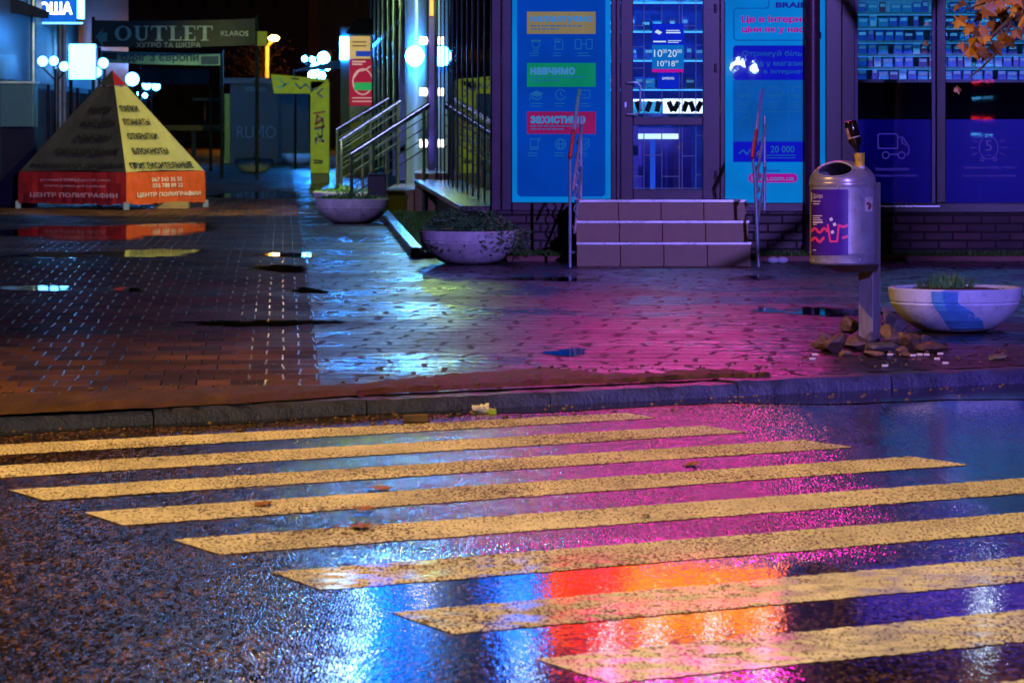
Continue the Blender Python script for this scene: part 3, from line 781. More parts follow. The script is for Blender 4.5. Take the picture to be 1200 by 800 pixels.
S_DB = glow('hours blue', (.004, .02, .62), .85); S_CY = glow('hours cyan', (.004, .16, .62), .85); S_WH = glow('hours white', (.6, .8, 1), .9)
SY = FY + .004
frect(764, 801.5, 28, 53, SY, .003).build('top_panel', S_DB, hs); frect(764, 801.5, 53, 81, SY, .003).build('hours_panel', S_CY, hs); frect(764, 801, 81.2, 85, SY, .003).build('strip', C_MAG, hs)
ftext('10', 766.5, 776, 58.5, 67, SY - .003, S_WH, hs, bold=0); ftext('00', 776.5, 781.5, 58, 62.5, SY - .003, S_WH, hs, bold=0); ftext('20', 782.5, 793, 58.5, 67, SY - .003, S_WH, hs, bold=0); ftext('00', 793.5, 799, 58, 62.5, SY - .003, S_WH, hs, bold=0)
ftext('10', 770.5, 778, 71.5, 78, SY - .003, S_WH, hs, bold=0); ftext('00', 778.5, 782, 71, 74, SY - .003, S_WH, hs, bold=0); ftext('18', 783.5, 791, 71.5, 78, SY - .003, S_WH, hs, bold=0); ftext('00', 791.5, 795, 71, 74, SY - .003, S_WH, hs, bold=0)
mb = MB(); mb.poly([P(*p, SY - .003) for p in ((767, 38), (773, 41), (776, 38), (770, 35))]); fline(mb, [(781, 36), (796, 36)], SY - .003, 1); fline(mb, [(781, 38.5), (797, 38.5)], SY - .003, 1.6); fline(mb, [(766, 49), (780, 49)], SY - .003, 1.6); fline(mb, [(783, 48), (798, 48)], SY - .003, .8); fline(mb, [(783, 50), (795, 50)], SY - .003, .8)
mb.build('graphic', S_WH, hs)
bs_ = root('brand_sticker', (fx(783), FY + .005, fz(104)), 'small square blue sticker with white word under the hours sign', 'sticker')
frect(770.5, 795.5, 85.5, 104, SY, .003).build('panel', S_DB, bs_)
ftext('SAMSUNG', 776, 790, 90.5, 93.5, SY - .003, S_WH, bs_, bold=.02)

# --- big right windows with the violet film
M_FILM = film('violet film', (.045, .012, .62), .7)
M_FILMLINE = glow('film line drawing', (.10, .05, .60), .55)
for (x0, x1) in ((1005.5, 1097), (1108, 1300)):
    pane(x0 - (4 if x0 < 1010 else 0), x1, -13, 238, FY + .055)
fl = []
for (x0, x1, lab) in ((1005.6, 1092.4, 'violet window film with a delivery truck outline beside the litter bin'), (1108.2, 1299.8, 'violet window film with an alarm clock outline right of the black mullion')):
    r_ = root('window_film', (fx(x0), FY + .07, .49), lab, 'window film')
    frect(x0, x1, 140, 238, FY + .07, .002).build('sheet', M_FILM, r_); fl.append(r_)
Yf = FY + .066
mb = MB(); fline(mb, [(1029, 158), (1031, 157), (1050, 157), (1052, 159), (1052, 174), (1029, 174)], Yf, 1, True)
fline(mb, [(1052, 161), (1058, 161), (1065, 172), (1065, 181), (1062, 181)], Yf, 1); fline(mb, fcircle(1038, 182, 4), Yf, 1, True); fline(mb, fcircle(1056.5, 182, 4), Yf, 1, True); fline(mb, [(1043, 181), (1052, 181)], Yf, 1); fline(mb, [(1057, 163), (1057, 168), (1062, 170)], Yf, 1)
mb.build('drawing', M_FILMLINE, fl[0])
ftext('безкоштовна', 1026, 1065, 196, 200, Yf, M_FILMLINE, fl[0], bold=0); ftext('доставка по Україні', 1020, 1075, 204, 208, Yf, M_FILMLINE, fl[0], bold=0)
mb = MB(); fline(mb, fcircle(1158.5, 173, 11, 13.5, 24), Yf, 1, True)
for a in (-25, 0, 25, 155, 180, 205): fline(mb, [(1158.5 + 15 * math.cos(R(a)), 173 + 15 * math.sin(R(a))), (1158.5 + 21 * math.cos(R(a)), 173 + 21 * math.sin(R(a)))], Yf, 1)
fline(mb, fcircle(1151, 187, 2), Yf, 1, True); fline(mb, fcircle(1166, 187, 2), Yf, 1, True); fline(mb, [(1155, 182), (1162, 182)], Yf, .8)
mb.build('drawing', M_FILMLINE, fl[1])
ftext('5', 1154.5, 1162.5, 164.5, 177, Yf, M_FILMLINE, fl[1], bold=0); ftext('отримання товару через', 1130, 1190, 195, 199, Yf, M_FILMLINE, fl[1], bold=0); ftext('5 хв після замовлення', 1128, 1190, 203.5, 207.5, Yf, M_FILMLINE, fl[1], bold=0)

# --- inside the shop: lamps, shelves, goods, counter, display tables
M_TUBE = glow('ceiling tube', (.07, .46, 1.0), 44)
k_lab = ['long bluish ceiling light inside the shop behind the right windows', 'bluish ceiling light inside the shop behind the door', 'added ceiling light brightening the goods rack deep inside the shop']
for k, (x0, x1, y0, y1) in enumerate(((2.6, 5.9, 34.6, 34.75), (.5, 1.7, 34.8, 34.95), (.6, 1.85, 35.9, 36.05))):  # third light added to brighten the rack behind the door
    r_ = root('ceiling_light', ((x0 + x1) / 2, (y0 + y1) / 2, 2.9), k_lab[k], 'lamp')
    MB().box(x0, x1, y0, y1, 2.84, 2.9).build('housing', pbr('lamp housing', (.7, .7, .7), .4), r_)
    MB().box(x0 + .02, x1 - .02, y0 + .02, y1 - .02, 2.825, 2.838).build('diffuser', M_TUBE, r_)
SYY = 36.3
def sx_(x, Y=SYY): return (x - 600) * Y / F
def sz_(y, Y=SYY): return ZC - (y - HZ) * Y / F
M_SHELF = pbr('shelf board', (.3, .42, .45), .5)
rowsY = [15.5, 32, 48.5, 64, 79, 94]
shelf = root('wall_shelf', (sx_(1100), 36.6, .47), 'pale wall shelving full of small packs behind the right windows', 'shelf')
MB().box(sx_(1000), sx_(1330), 36.52, 36.6, sz_(96), 2.75).build('back_panel', pbr('shelf back', (.42, .66, .72), .6), shelf)
for y in rowsY:
    MB().box(sx_(1000), sx_(1330), 36.12, 36.52, sz_(y) - .012, sz_(y)).build('shelf_board', M_SHELF, shelf)
    MB().box(sx_(1000), sx_(1330), 36.14, 36.165, sz_(y) - .024, sz_(y) - .0125).build('added_glow_strip', glow('added shelf glow', (.05, .40, 1), 1.7), shelf)  # glowing strip added to brighten the dark gaps between shelves
    MB().box(sx_(1000), sx_(1330), 36.105, 36.119, sz_(y) - .022, sz_(y) + .004).build('price_rail', pbr('price rail', (.16, .22, .24), .5), shelf)
cols_ = {'blue': (.05, .12, .5), 'cyan': (.06, .35, .55), 'white': (.7, .75, .78), 'violet': (.20, .08, .40), 'red': (.45, .03, .08), 'navy': (.02, .03, .14)}
pm = {k: pbr('pack ' + k, v, .35, var=.3, vscale=30) for k, v in cols_.items()}
M_PKLAB = pbr('pack label', (.75, .75, .7), .4)
protos = {}
rn = random.Random(21)
ords = ['top', 'second', 'third', 'fourth', 'fifth', 'lowest']
def make_pack(kind, loc):
    r_ = root('accessory_pack', loc, 'x', 'pack')
    w, hh = {'blue': (.085, .10), 'cyan': (.10, .085), 'white': (.07, .11), 'violet': (.055, .115), 'red': (.06, .10), 'navy': (.09, .09)}[kind]
    x, y, z = loc
    MB().box(x - w / 2, x + w / 2, y, y + .06, z, z + hh).build('carton', pm[kind], r_, bevel=.004)
    MB().box(x - w * .38, x + w * .38, y - .002, y - .0005, z + hh * .55, z + hh * .85).build('pack_label', M_PKLAB if kind != 'white' else pm['cyan'], r_)
    r_['w'] = w
    return r_
for ri, y in enumerate(rowsY):
    x = sx_(1004)
    while x < sx_(1222):
        kind = rn.choices(['blue', 'cyan', 'white', 'violet', 'red', 'navy'], [4, 5, 2, 3 if x < sx_(1040) else 1, 1, 3])[0]
        w = {'blue': .085, 'cyan': .10, 'white': .07, 'violet': .055, 'red': .06, 'navy': .09}[kind]
        loc = (x + w / 2, 36.16 + rn.uniform(0, .05), sz_(y) + .0005)
        if kind not in protos: protos[kind] = make_pack(kind, loc); o = protos[kind]
        else: o = copy_tree(protos[kind], loc)
        o['label'] = f'small {kind} pack on the {ords[ri]} lit shelf behind the right windows'
        o['group'] = f'{kind} packs on the {ords[ri]} shelf'
        x += w + rn.choice([.006, .006, .012, .012, .05])
ctr = root('shop_counter', (4.0, 35, .47), 'dark shop counter standing below the lit wall shelving', 'counter')
MB().box(2.1, 6.2, 35.0, 35.5, .47, sz_(97, 35)).build('body', pbr('counter dark', (.004, .002, .005), .8, spec=.02), ctr)
MB().box(2.05, 6.25, 34.95, 35.55, sz_(97, 35) + .001, sz_(97, 35) + .03).build('worktop', pbr('counter top', (.01, .01, .02), .25), ctr)
# display table behind the door: glowing white top edge with phones on stands
M_WGLOW = glow('lit display white', (.75, .92, 1), 2.2, .05)
tb = root('display_table', (1.35, 34.6, .47), 'white glowing phone display table seen through the shop door', 'table')
tY = 34.4
MB().box(P(735, 0, tY).x, P(777, 0, tY).x, tY, tY + .5, P(0, 133, tY).z, P(0, 116, tY).z).build('light_box', glow('lit display cyan', (.04, .40, .85), 1.0, .4, 20), tb)
MB().box(P(777.3, 0, tY).x, P(840, 0, tY).x, tY, tY + .5, P(0, 133, tY).z, P(0, 116, tY).z).build('light_box', M_WGLOW, tb)
MB().box(P(735, 0, tY).x, P(777, 0, tY).x, tY - .004, tY - .0005, P(0, 119, tY).z, P(0, 116.5, tY).z).build('light_strip', M_WGLOW, tb)
MB().box(P(735, 0, tY).x, P(840, 0, tY).x, tY - .02, tY + .52, P(0, 139, tY).z, P(0, 133.3, tY).z).build('table_top', pbr('table top', (.15, .3, .6), .3), tb)
MB().box(P(738, 0, tY).x, P(748, 0, tY).x, tY + .05, tY + .45, .47, P(0, 139.2, tY).z).box(P(828, 0, tY).x, P(838, 0, tY).x, tY + .05, tY + .45, .47, P(0, 139.2, tY).z).build('table_leg', pbr('table leg', (.1, .12, .4), .4), tb)
ph0 = None
for k, x in enumerate((748, 760, 771, 786, 792.5, 803, 811, 819)):
    b = P(x, 132, tY - .012); tl = (-.3, .35, .2, -.4, .5, .35, -.3, .45)[k]
    mb = MB(); c = Vector((b.x, tY - .012, b.z + .055)); M_ = Matrix.Rotation(tl, 3, 'Y')
    vs = [c + M_ @ Vector(q) for q in ((-.024, 0, -.05), (.024, 0, -.05), (.024, 0, .05), (-.024, 0, .05))]
    mb.hexa([v + Vector((0, .008, 0)) for v in vs], vs)
    o = mb.build('phone', pbr('phone black', (.008, .01, .02), .15), None, loc=(b.x, tY - .012, b.z))
    tag(o, f'black phone tilted on the lit display table, {["first", "second", "third", "fourth", "fifth", "sixth", "seventh", "last"][k]} from the left', 'phone', 'phones on the display table')
lt = root('low_shelf', (1.3, 35.4, .47), 'low white lit shelf in the lower door glass', 'shelf')
lY = 35.2
MB().box(P(738, 0, lY).x, P(795, 0, lY).x, lY, lY + .3, P(0, 163, lY).z, P(0, 157, lY).z).build('lit_edge', glow('low lit edge', (.6, .85, 1), 1.6), lt)
MB().box(P(738, 0, lY).x, P(812, 0, lY).x, lY + .31, lY + .35, .47, P(0, 150, lY).z).build('panel', pbr('violet panel', (.06, .03, .45), .4), lt)
MB().box(P(762, 0, lY).x, P(768, 0, lY).x, lY + .02, lY + .06, .47, P(0, 163.2, lY).z).build('leg', glow('blue led leg', (.02, .1, .9), .8), lt)
rack = root('goods_rack', (1.2, 36.4, .47), 'tall rack of hanging goods deep behind the door glass', 'rack')
MB().box(.75, 1.85, 36.5, 36.58, .47, 2.7).build('back_panel', pbr('rack back', (.12, .12, .65), .5), rack)
for z in (1.5, 1.78, 2.06, 2.34):
    MB().box(.75, 1.85, 36.3, 36.5, z, z + .015).build('shelf_board', M_SHELF, rack)
    MB().box(.75, 1.85, 36.31, 36.33, z - .012, z - .001).build('added_glow_strip', glow('added rack glow', (.03, .20, 1), 4), rack)  # glowing strip added to brighten the rack boards
k = 0
for z in (1.515, 1.795, 2.075, 2.355):
    x = .8
    while x < 1.82:
        kind = rn.choice(['blue', 'cyan', 'violet', 'navy', 'red'])
        o = copy_tree(protos[kind], (x, 36.34, z + .0005)) if kind in protos else make_pack(kind, (x, 36.34, z + .0005))
        row = {1.515: 'lowest', 1.795: 'third', 2.075: 'second', 2.355: 'top'}[z]
        o['label'] = f'small {kind} pack on the {row} board of the rack behind the door'; o['group'] = f'{kind} packs on the {row} rack board'
        x += rn.uniform(.10, .16)

# --- signs above the windows (they light the wet ground)
def sign_box(name, x0, x1, z0, z1, mat, label, dpt=.16, txt=None):
    r_ = root(name, ((x0 + x1) / 2, FY - .1, z0), label, 'sign')
    MB().box(x0, x1, FY - dpt, FY - .003, z0, z1).build('case', pbr('sign case', (.05, .05, .06), .4), r_)
    MB().box(x0 + .03, x1 - .03, FY - dpt - .006, FY - dpt - .001, z0 + .03, z1 - .03).build('face', mat, r_)
    return r_
s1 = sign_box('fascia_sign', .30, 2.36, 2.40, 3.14, glow('orange sign', (1.0, .11, .003), 3.8, .9, 7), 'orange and red lit sign panel over the shop door', .16)
MB().box(.38, 1.0, FY - .175, FY - .169, 2.50, 3.05).box(1.25, 2.2, FY - .175, FY - .169, 2.47, 2.62).build('red_panel', glow('red sign', (1, .010, .003), 2.8), s1)
MB().box(1.15, 2.25, FY - .175, FY - .169, 2.70, 3.0).build('yellow_panel', glow('yellow sign', (1, .28, .004), 3.2), s1)
s2 = sign_box('fascia_sign', .6, 2.45, 3.95, 4.65, glow('magenta sign', (1.0, .008, .50), 28, .2, 2), 'large magenta lit sign high above the shop door', .2)
s3 = sign_box('fascia_sign', -.14, .26, 2.45, 3.5, glow('blue sign', (.01, .16, 1.0), 4.0, .3, 3), 'blue lit sign at the corner above the poster', .16)
for k, (x, z) in enumerate(((.12, 3.62), (.85, 3.32), (1.25, 3.34), (1.75, 3.32), (2.2, 3.34), (4.12, 3.0))):
    r_ = root('spot_lamp', (x, FY - .25, z), f'white spot lamp on a bracket over the shopfront, {["leftmost", "second from the left", "third from the left", "fourth from the left", "fifth from the left", "rightmost"][k]}', 'lamp', 'spot lamps over the shopfront')
    MB().tube([(x, FY - .004, z + .06), (x, FY - .22, z + .08)], .012, 8).build('bracket', M_STEEL, r_)
    MB().tube([(x, FY - .20, z + .08), (x, FY - .28, z - .02)], [.04, .07], 12).build('shade', M_FRAMEB, r_, smooth=True)
    MB().ball((x, FY - .30, z - .04), .05, 12, 8).build('bulb', glow('spot bulb', (.7, .88, 1), 15), r_, smooth=True)
s4 = sign_box('fascia_sign', 3.0, 6.2, 2.45, 3.0, glow('violet sign', (.10, .06, .9), .8, .3, 3), 'long violet lit sign over the right windows', .14)

# ------------------------------------------------------------------ entrance steps and rails
st = root('entrance_steps', (1.28, 32.2, 0), 'three brown tiled entrance steps with metal nosings', 'steps')
SX0, SX1 = .548, 2.017
for k, (y0, z0, z1) in enumerate(((31.7, -.03, .172), (32.0, .1722, .345), (32.3, .3452, .517))):
    s = MB()
    n = 4; wdt = (SX1 - SX0) / n
    for i in range(n):
        s.box(SX0 + i * wdt + (.002 if i else 0), SX0 + (i + 1) * wdt - .002, y0, FY - .04, z0, z1 - .0)
    o = s.build('step', M_TILE, st, bevel=.004)
    MB().box(SX0 - .004, SX1 + .004, y0 - .008, y0 + .05, z1 + .0005, z1 + .007).box(SX0 - .004, SX1 + .004, y0 - .008, y0 - .002, z1 - .012, z1 + .0003).build('nosing', M_NOSE, o)
def handrail(bx, tx, bxg, label, sgn):
    r_ = root('handrail', ((bx - 600) * 31.6 / F, 31.6, plane_z(31.6)), label, 'handrail', 'handrails of the entrance steps')
    lo = P(bx, 184, 31.55); hi = P(tx, 106, 32.9); g0 = P(bxg, 310, 31.6); g0.z = plane_z(31.6)
    MB().tube([g0, g0 + Vector((0, 0, .01)), Vector((g0.x, g0.y, .5)) * .35 + lo * .65, lo], .014, 10).build('front_post', M_STEEL, r_, smooth=True)
    bk = Vector((hi.x + .012, 32.8, .5))
    MB().tube([Vector((bk.x, 32.8, .42)), Vector((bk.x, 32.8, hi.z - .22))], .014, 10).build('rear_post', M_STEEL, r_, smooth=True)
    a = lo.lerp(hi, .38)
    MB().tube([a, hi - Vector((0, .0, .0)), hi + Vector((0, .03, .0))], [.017, .017, .015], 12).build('grip', M_STEEL, r_, smooth=True)
    MB().tube([lo - (hi - lo) * .02, lo, a], [.010, .019, .018], 12).build('red_grip', M_REDGRIP, r_, smooth=True)
    MB().tube([Vector((lo.x + .025, 31.65, lo.z - .28)), Vector((hi.x + .02, 32.8, hi.z - .30))], .012, 8).build('lower_rail', M_STEEL, r_, smooth=True)
    MB().tube([Vector((lo.x + .04, 31.7, .26)), Vector((hi.x + .02, 32.8, .80))], .012, 8).build('lower_rail', M_STEEL, r_, smooth=True)
    for t in (.2, .4, .6, .8):       # twisted bars
        q0 = Vector((lo.x + .04 + (hi.x - lo.x) * t * .6, 31.7 + 1.1 * t, .26 + .54 * t)); q1 = Vector((q0.x, q0.y, lo.z - .28 + (hi.z - lo.z - .02) * t))
        pts = [q0.lerp(q1, i / 14) + Vector((.014 * math.sin(i * 1.4), .014 * math.cos(i * 1.4), 0)) for i in range(15)]
        MB().tube(pts, .007, 6).build('baluster', M_STEEL, r_, smooth=True)
    sx = SX0 if sgn < 0 else SX1
    for z in (.09, .30): MB().tube([(g0.x, 31.62 + z, z), (sx, 31.75 + z, z)], .011, 8).build('anchor', M_STEEL, r_, smooth=True)
    return r_
handrail(668, 679, 668, 'steel handrail with red lower grip left of the steps', -1)
handrail(882, 893.5, 889, 'steel handrail with red lower grip right of the steps', 1)

# ------------------------------------------------------------------ grass strips and red edging
def grass_patch(name, quad, n, hgt, seed, mat=M_GRASS, base=True):
    rn = random.Random(seed); mb = MB()
    a, b, c, d_ = [Vector(q) for q in quad]
    if base: mb.quad(a, b, c, d_)
    for _ in range(n):
        u, v = rn.random(), rn.random()
        p = a.lerp(b, u).lerp(d_.lerp(c, u), v)
        ang = rn.uniform(0, 6.28); h_ = hgt * rn.uniform(.5, 1.2); w = .006
        t = Vector((math.cos(ang), math.sin(ang), 0)); lean = Vector((rn.uniform(-.5, .5), rn.uniform(-.5, .5), 0)) * h_
        mb.tri(p - t * w, p + t * w, p + lean + Vector((0, 0, h_)))
    return tag(mb.build(name, mat), kind='stuff')
grass_patch('grass', [(fx(577), 32.55, .012), (.5, 32.55, .012), (.5, 32.98, .03), (fx(577), 32.98, .03)], 1500, .05, 1)
grass_patch('grass', [(2.1, 32.55, .012), (6.3, 32.55, .012), (6.3, 32.98, .03), (2.1, 32.98, .03)], 4000, .05, 2)
M_REDK = pbr('red edging', (.22, .05, .035), .5, bump=.4, dirt=.4)
tag(MB().box(-.05, .5, 32.47, 32.54, -.05, .035).box(2.1, 6.3, 32.47, 32.54, -.05, .035).build('edging_kerb', M_REDK, bevel=.006), kind='structure')
# bed beside the side wing
def bx(Y): return wing_x(Y) - .72
grass_patch('grass', [(bx(33.2) + .1, 33.2, .03), (wing_x(33.2), 33.2, .03), (wing_x(46), 46, .03), (bx(46) + .1, 46, .03)], 9000, .07, 3)
mb = MB()
for k in range(11):
    y0 = 33.0 + k * 1.2; y1 = y0 + 1.18
    mb.hexa([(bx(y0), y0, -.05), (bx(y0) + .11, y0, -.05), (bx(y1) + .11, y1, -.05), (bx(y1), y1, -.05)], [(bx(y0), y0, .09), (bx(y0) + .11, y0, .09), (bx(y1) + .11, y1, .09), (bx(y1), y1, .09)])
mb.hexa([(bx(33) + .11, 33.0, -.05), (-.3, 33.0, -.05), (-.3, 33.1, -.05), (bx(33) + .11, 33.1, -.05)], [(bx(33) + .11, 33.0, .06), (-.3, 33.0, .06), (-.3, 33.1, .06), (bx(33) + .11, 33.1, .06)])
tag(mb.build('bed_kerb', M_WETST, bevel=.01), kind='structure')

# ------------------------------------------------------------------ side wing with glass front along the street
M_BLUEMUL = pbr('blue black mullion', (.006, .007, .020), .5, spec=.15)
M_BGLASS = pbr('dark blue glass', (.010, .045, .10), .05, var=.5, vscale=.9, bump=.02, bscale=2, spec=.8)
wing = root('glass_wing', (-.6, 40, 0), 'long glass fronted wing of the shop running back along the pedestrian street', 'building')
def along(y0, y1, d0, d1, z0, z1, mb=None):
    """box following the wing's line; d = distance in front (towards the street)"""
    mb = mb or MB()
    q = [(wing_x(y0) - d1, y0), (wing_x(y0) - d0, y0), (wing_x(y1) - d0, y1), (wing_x(y1) - d1, y1)]
    return mb.hexa([(x, y, z0) for x, y in q], [(x, y, z1) for x, y in q])
along(33.26, 46.5, -.2, 0, 0, .40).build('base_wall', pbr('wing base', (.06, .06, .075), .5, bump=.3), wing)
along(33.05, 46.5, -.1, .28, .402, .452).build('ledge', M_WETST, wing, bevel=.008)
along(33.26, 46.5, -.25, .05, 3.2, 6.0).build('wall', pbr('wing wall', (.03, .04, .08), .5), wing)
along(33.3, 46.5, -.62, -.55, .4, 3.2).build('inner_wall', pbr('wing inner', (.04, .20, .36), .6, var=.5, vscale=1.2), wing)
along(33.4, 46.4, -.34, -.28, 3.12, 3.17).build('added_strip', glow('added wing glow', (.03, .30, 1), 3.5), wing)  # unseen glowing strip added so the blue wall behind the panes looks lit
along(33.3, 46.4, -.54, -.03, .402, .44).build('floor', M_WETST, wing)
ys = [33.3 + 1.2 * k for k in range(11)] + [46.4]
for k, y in enumerate(ys):
    along(y - .05, y + .05, -.05, .004, .455, 3.2).build('mullion', M_BLUEMUL, wing)
    if k < len(ys) - 1:
        along(y + .051, ys[k + 1] - .051, -.02, -.004, .455, 3.2).build('window_pane', M_GLASS, wing)
# projecting vertical light box high on the wing
vb = root('blade_sign', (-2.0, 47.5, 4.2), 'tall blue and white blade sign high above the side entrance', 'sign')
MB().box(-2.35, -1.0, 47.4, 47.6, 4.3, 6.6).build('case', M_FRAMEB, vb)
MB().box(-2.32, -2.05, 47.39, 47.398, 4.35, 6.55).build('white_face', glow('blade white', (.35, .65, 1), 10), vb)
MB().box(-2.04, -1.55, 47.39, 47.398, 4.35, 6.55).build('blue_face', glow('blade blue', (.002, .13, 1), 7), vb)
MB().box(-1.4, -1.05, 47.39, 47.398, 4.35, 6.55).build('cyan_face', glow('blade cyan', (.002, .14, .7), 3.2), vb)
MB().box(-1.0, wing_x(47.5) + .1, 47.45, 47.55, 5.0, 5.2).build('arm', M_FRAMEB, vb)
# entrance behind the wing: round column, post with cube lamps, far wing
colm = root('round_column', (-1.27, 50, 0), 'shiny pale blue round column catching the lamp glare', 'column')
MB().lathe([(.155, 0), (.155, 6)], (-1.27, 50, 0), 28).build('shaft', pbr('column cladding', (.30, .55, .75), .22, metal=.7, var=.15, vscale=2), colm, smooth=True)
MB().lathe([(.20, 0), (.20, .12)], (-1.27, 50, 0), 28).build('base', M_KERB, colm, smooth=True)
cl = root('column_glare', P(487, 66, 49.7), 'added glowing globe standing for the white glare on the round column', 'lamp')
c = P(486, 66, 49.72); MB().ball(c, .11, 16, 10, (1.1, 1, 1.2)).build('globe', glow('column glare glow', (.03, .30, 1), 330), cl, smooth=True)  # glowing globe added to make the glare on the column
MB().box(c.x - .02, c.x + .02, 49.75, 49.9, c.z - .02, c.z + .02).build('bracket', M_STEEL, cl)
post = root('blue_post', (-1.03, 48.4, 0), 'slim dark blue post carrying white cube lamps', 'post')
MB().box(-1.075, -.995, 48.36, 48.46, 0, 6).build('shaft', pbr('royal blue post', (.02, .015, .22), .35), post, bevel=.006)
M_CUBE = glow('cube lamp', (1, .93, .80), 8, .05)
labs = ['topmost', 'middle', 'lowest']
for k, (x, y) in enumerate(((496, 48), (496, 108), (496, 168))):
    c = P(x, y, 48.3); r_ = root('cube_lamp', c, f'small white cube lamp on the dark blue post, {labs[k]}', 'lamp', 'cube lamps on the blue post')
    s = .048
    MB().box(c.x - s, c.x + s, c.y - s, c.y + s, c.z - s, c.z + s).build('diffuser', M_CUBE, r_, bevel=.01)
    xs = sorted((c.x + (s if x < 505 else -s), -1.076 if x < 505 else -.994))
    MB().box(xs[0], xs[1], 48.34, 48.36, c.z - .012, c.z + .012).build('arm', M_STEEL, r_)
flood = root('wall_floodlight', (-1.0, 45.6, 4.4), 'yellow floodlight on an arm high on the glass wing', 'lamp')
MB().tube([(wing_x(45.6) + .1, 45.6, 4.4), (-1.0, 45.6, 4.4)], .03, 8).build('arm', M_FRAMEB, flood)
MB().box(-1.22, -1.0, 45.45, 45.75, 4.36, 4.46).build('housing', M_FRAMEB, flood, bevel=.01)
MB().box(-1.2, -1.02, 45.48, 45.72, 4.34, 4.355).build('lens', glow('flood lens', (1, .78, .10), 30), flood)
yl = root('wall_lamp', (-1.0, 45.4, 2.95), 'small yellow green globe lamp on an arm high on the glass wing', 'lamp')
MB().ball((-1.0, 45.42, 2.98), .06, 16, 10).build('bulb', glow('flood bulb', (.62, 1, .02), 620), yl, smooth=True)
MB().tube([(wing_x(45.4) + .1, 45.4, 3.10), (-1.0, 45.42, 3.10), (-1.0, 45.42, 3.03)], .02, 8).build('arm', M_FRAMEB, yl)
neon = root('neon_tube', (-1.035, 48.3, 2.15), 'short red orange neon tube at the top of the blue post', 'lamp')
MB().tube([(-1.035, 48.33, 2.53), (-1.035, 48.33, 3.3)], .022, 8).build('tube', glow('neon red', (1, .16, .03), 5), neon, smooth=True)
fw = root('far_glass_wing', (-2.2, 60, 0), 'far glass grid building beyond the side entrance with white mullions', 'building')
def fwx(Y): return -1.575 - .0565 * (Y - 55)
def along2(y0, y1, d0, d1, z0, z1):
    q = [(fwx(y0) - d1, y0), (fwx(y0) - d0, y0), (fwx(y1) - d0, y1), (fwx(y1) - d1, y1)]
    return MB().hexa([(x, y, z0) for x, y in q], [(x, y, z1) for x, y in q])
along2(55, 78, -3, -.05, 0, 6).build('wall', pbr('far wing wall', (.015, .05, .09), .5), fw)
along2(55, 78, -.04, -.02, .3, 6).build('glazing', M_BGLASS, fw)
M_FMUL = pbr('pale blue mullion', (.28, .45, .55), .25, metal=.5)
for k in range(13): y = 55.05 + k * 1.9; along2(y - .05, y + .05, -.02, .08, .3, 6).build('mullion', M_FMUL if k % 2 == 0 else M_BLUEMUL, fw)
for z in (.7, 2.6): along2(55, 78, -.02, .06, z, z + .08).build('transom', M_FMUL, fw)
MB().box(-1.5, 1.0, 54.6, 54.9, 0, 6).build('end_wall', pbr('entrance wall', (.03, .12, .22), .35), fw)
# steps to the side entrance, ochre
ss = root('side_steps', (-1.5, 47, 0), 'ochre tiled side steps with railings leading to the glass wing entrance', 'steps')
M_OCHRE = pbr('ochre tile', (.20, .11, .02), .4, var=.3, bump=.15)
M_STEPTOP = pbr('wet step top', (.25, .27, .25), .2)
for (x0, x1, z) in ((-1.205, -.95, .515), (-1.55, -1.21, .31), (-1.9, -1.555, .155)):
    MB().box(x0, x1, 46.52, 50.5, 0, z).build('step', M_OCHRE, ss, bevel=.006)
    MB().box(x0 - .01, x1, 46.5, 50.5, z + .001, z + .022).build('tread', M_STEPTOP, ss)
M_RAILT = pbr('teal steel rail', (.35, .50, .50), .2, metal=.9)
for k, (a, b, Y, lab) in enumerate((((412, 180), (503, 122), 46.4, 'nearest steel railing of the side steps with yellow glints'), ((398, 165), (470, 118), 49.6, 'middle steel railing of the side steps'), ((394, 152), (456, 115), 52.5, 'farthest steel railing of the side steps'))):
    r_ = root('stair_railing', P(a[0], a[1], Y), lab, 'railing', 'railings of the side steps')
    A, B = P(*a, Y), P(*b, Y)
    MB().tube([A, B], .030 if k == 0 else .024, 10).build('handrail', M_RAILT, r_, smooth=True)
    MB().tube([A + Vector((0, .06, -.03)), B + Vector((0, .06, -.03))], .018, 8).build('second_rail', M_RAILT, r_, smooth=True)
    for j in range(1, 5):
        MB().tube([A - Vector((0, 0, .13 * j)), B - Vector((0, 0, .13 * j))], .008, 6).build('bar', M_RAILT, r_, smooth=True)
    for t in ((.93, .28, .0) if k == 0 else (.95, .5, .02)):
        q = A.lerp(B, t); MB().tube([q, (q.x, q.y, 0.02)], .022, 8).build('post', M_RAILT, r_, smooth=True)
bb = root('black_bin', P(442, 240, 46), 'small black box bin in front of the side steps', 'bin')
c = P(442, 240, 45.6)
MB().box(c.x - .11, c.x + .11, 45.5, 45.72, 0, .52).build('body', M_FRAMEB, bb, bevel=.01); MB().box(c.x - .12, c.x + .12, 45.48, 45.74, .5205, .545).build('lid', M_FRAMEB, bb, bevel=.006)

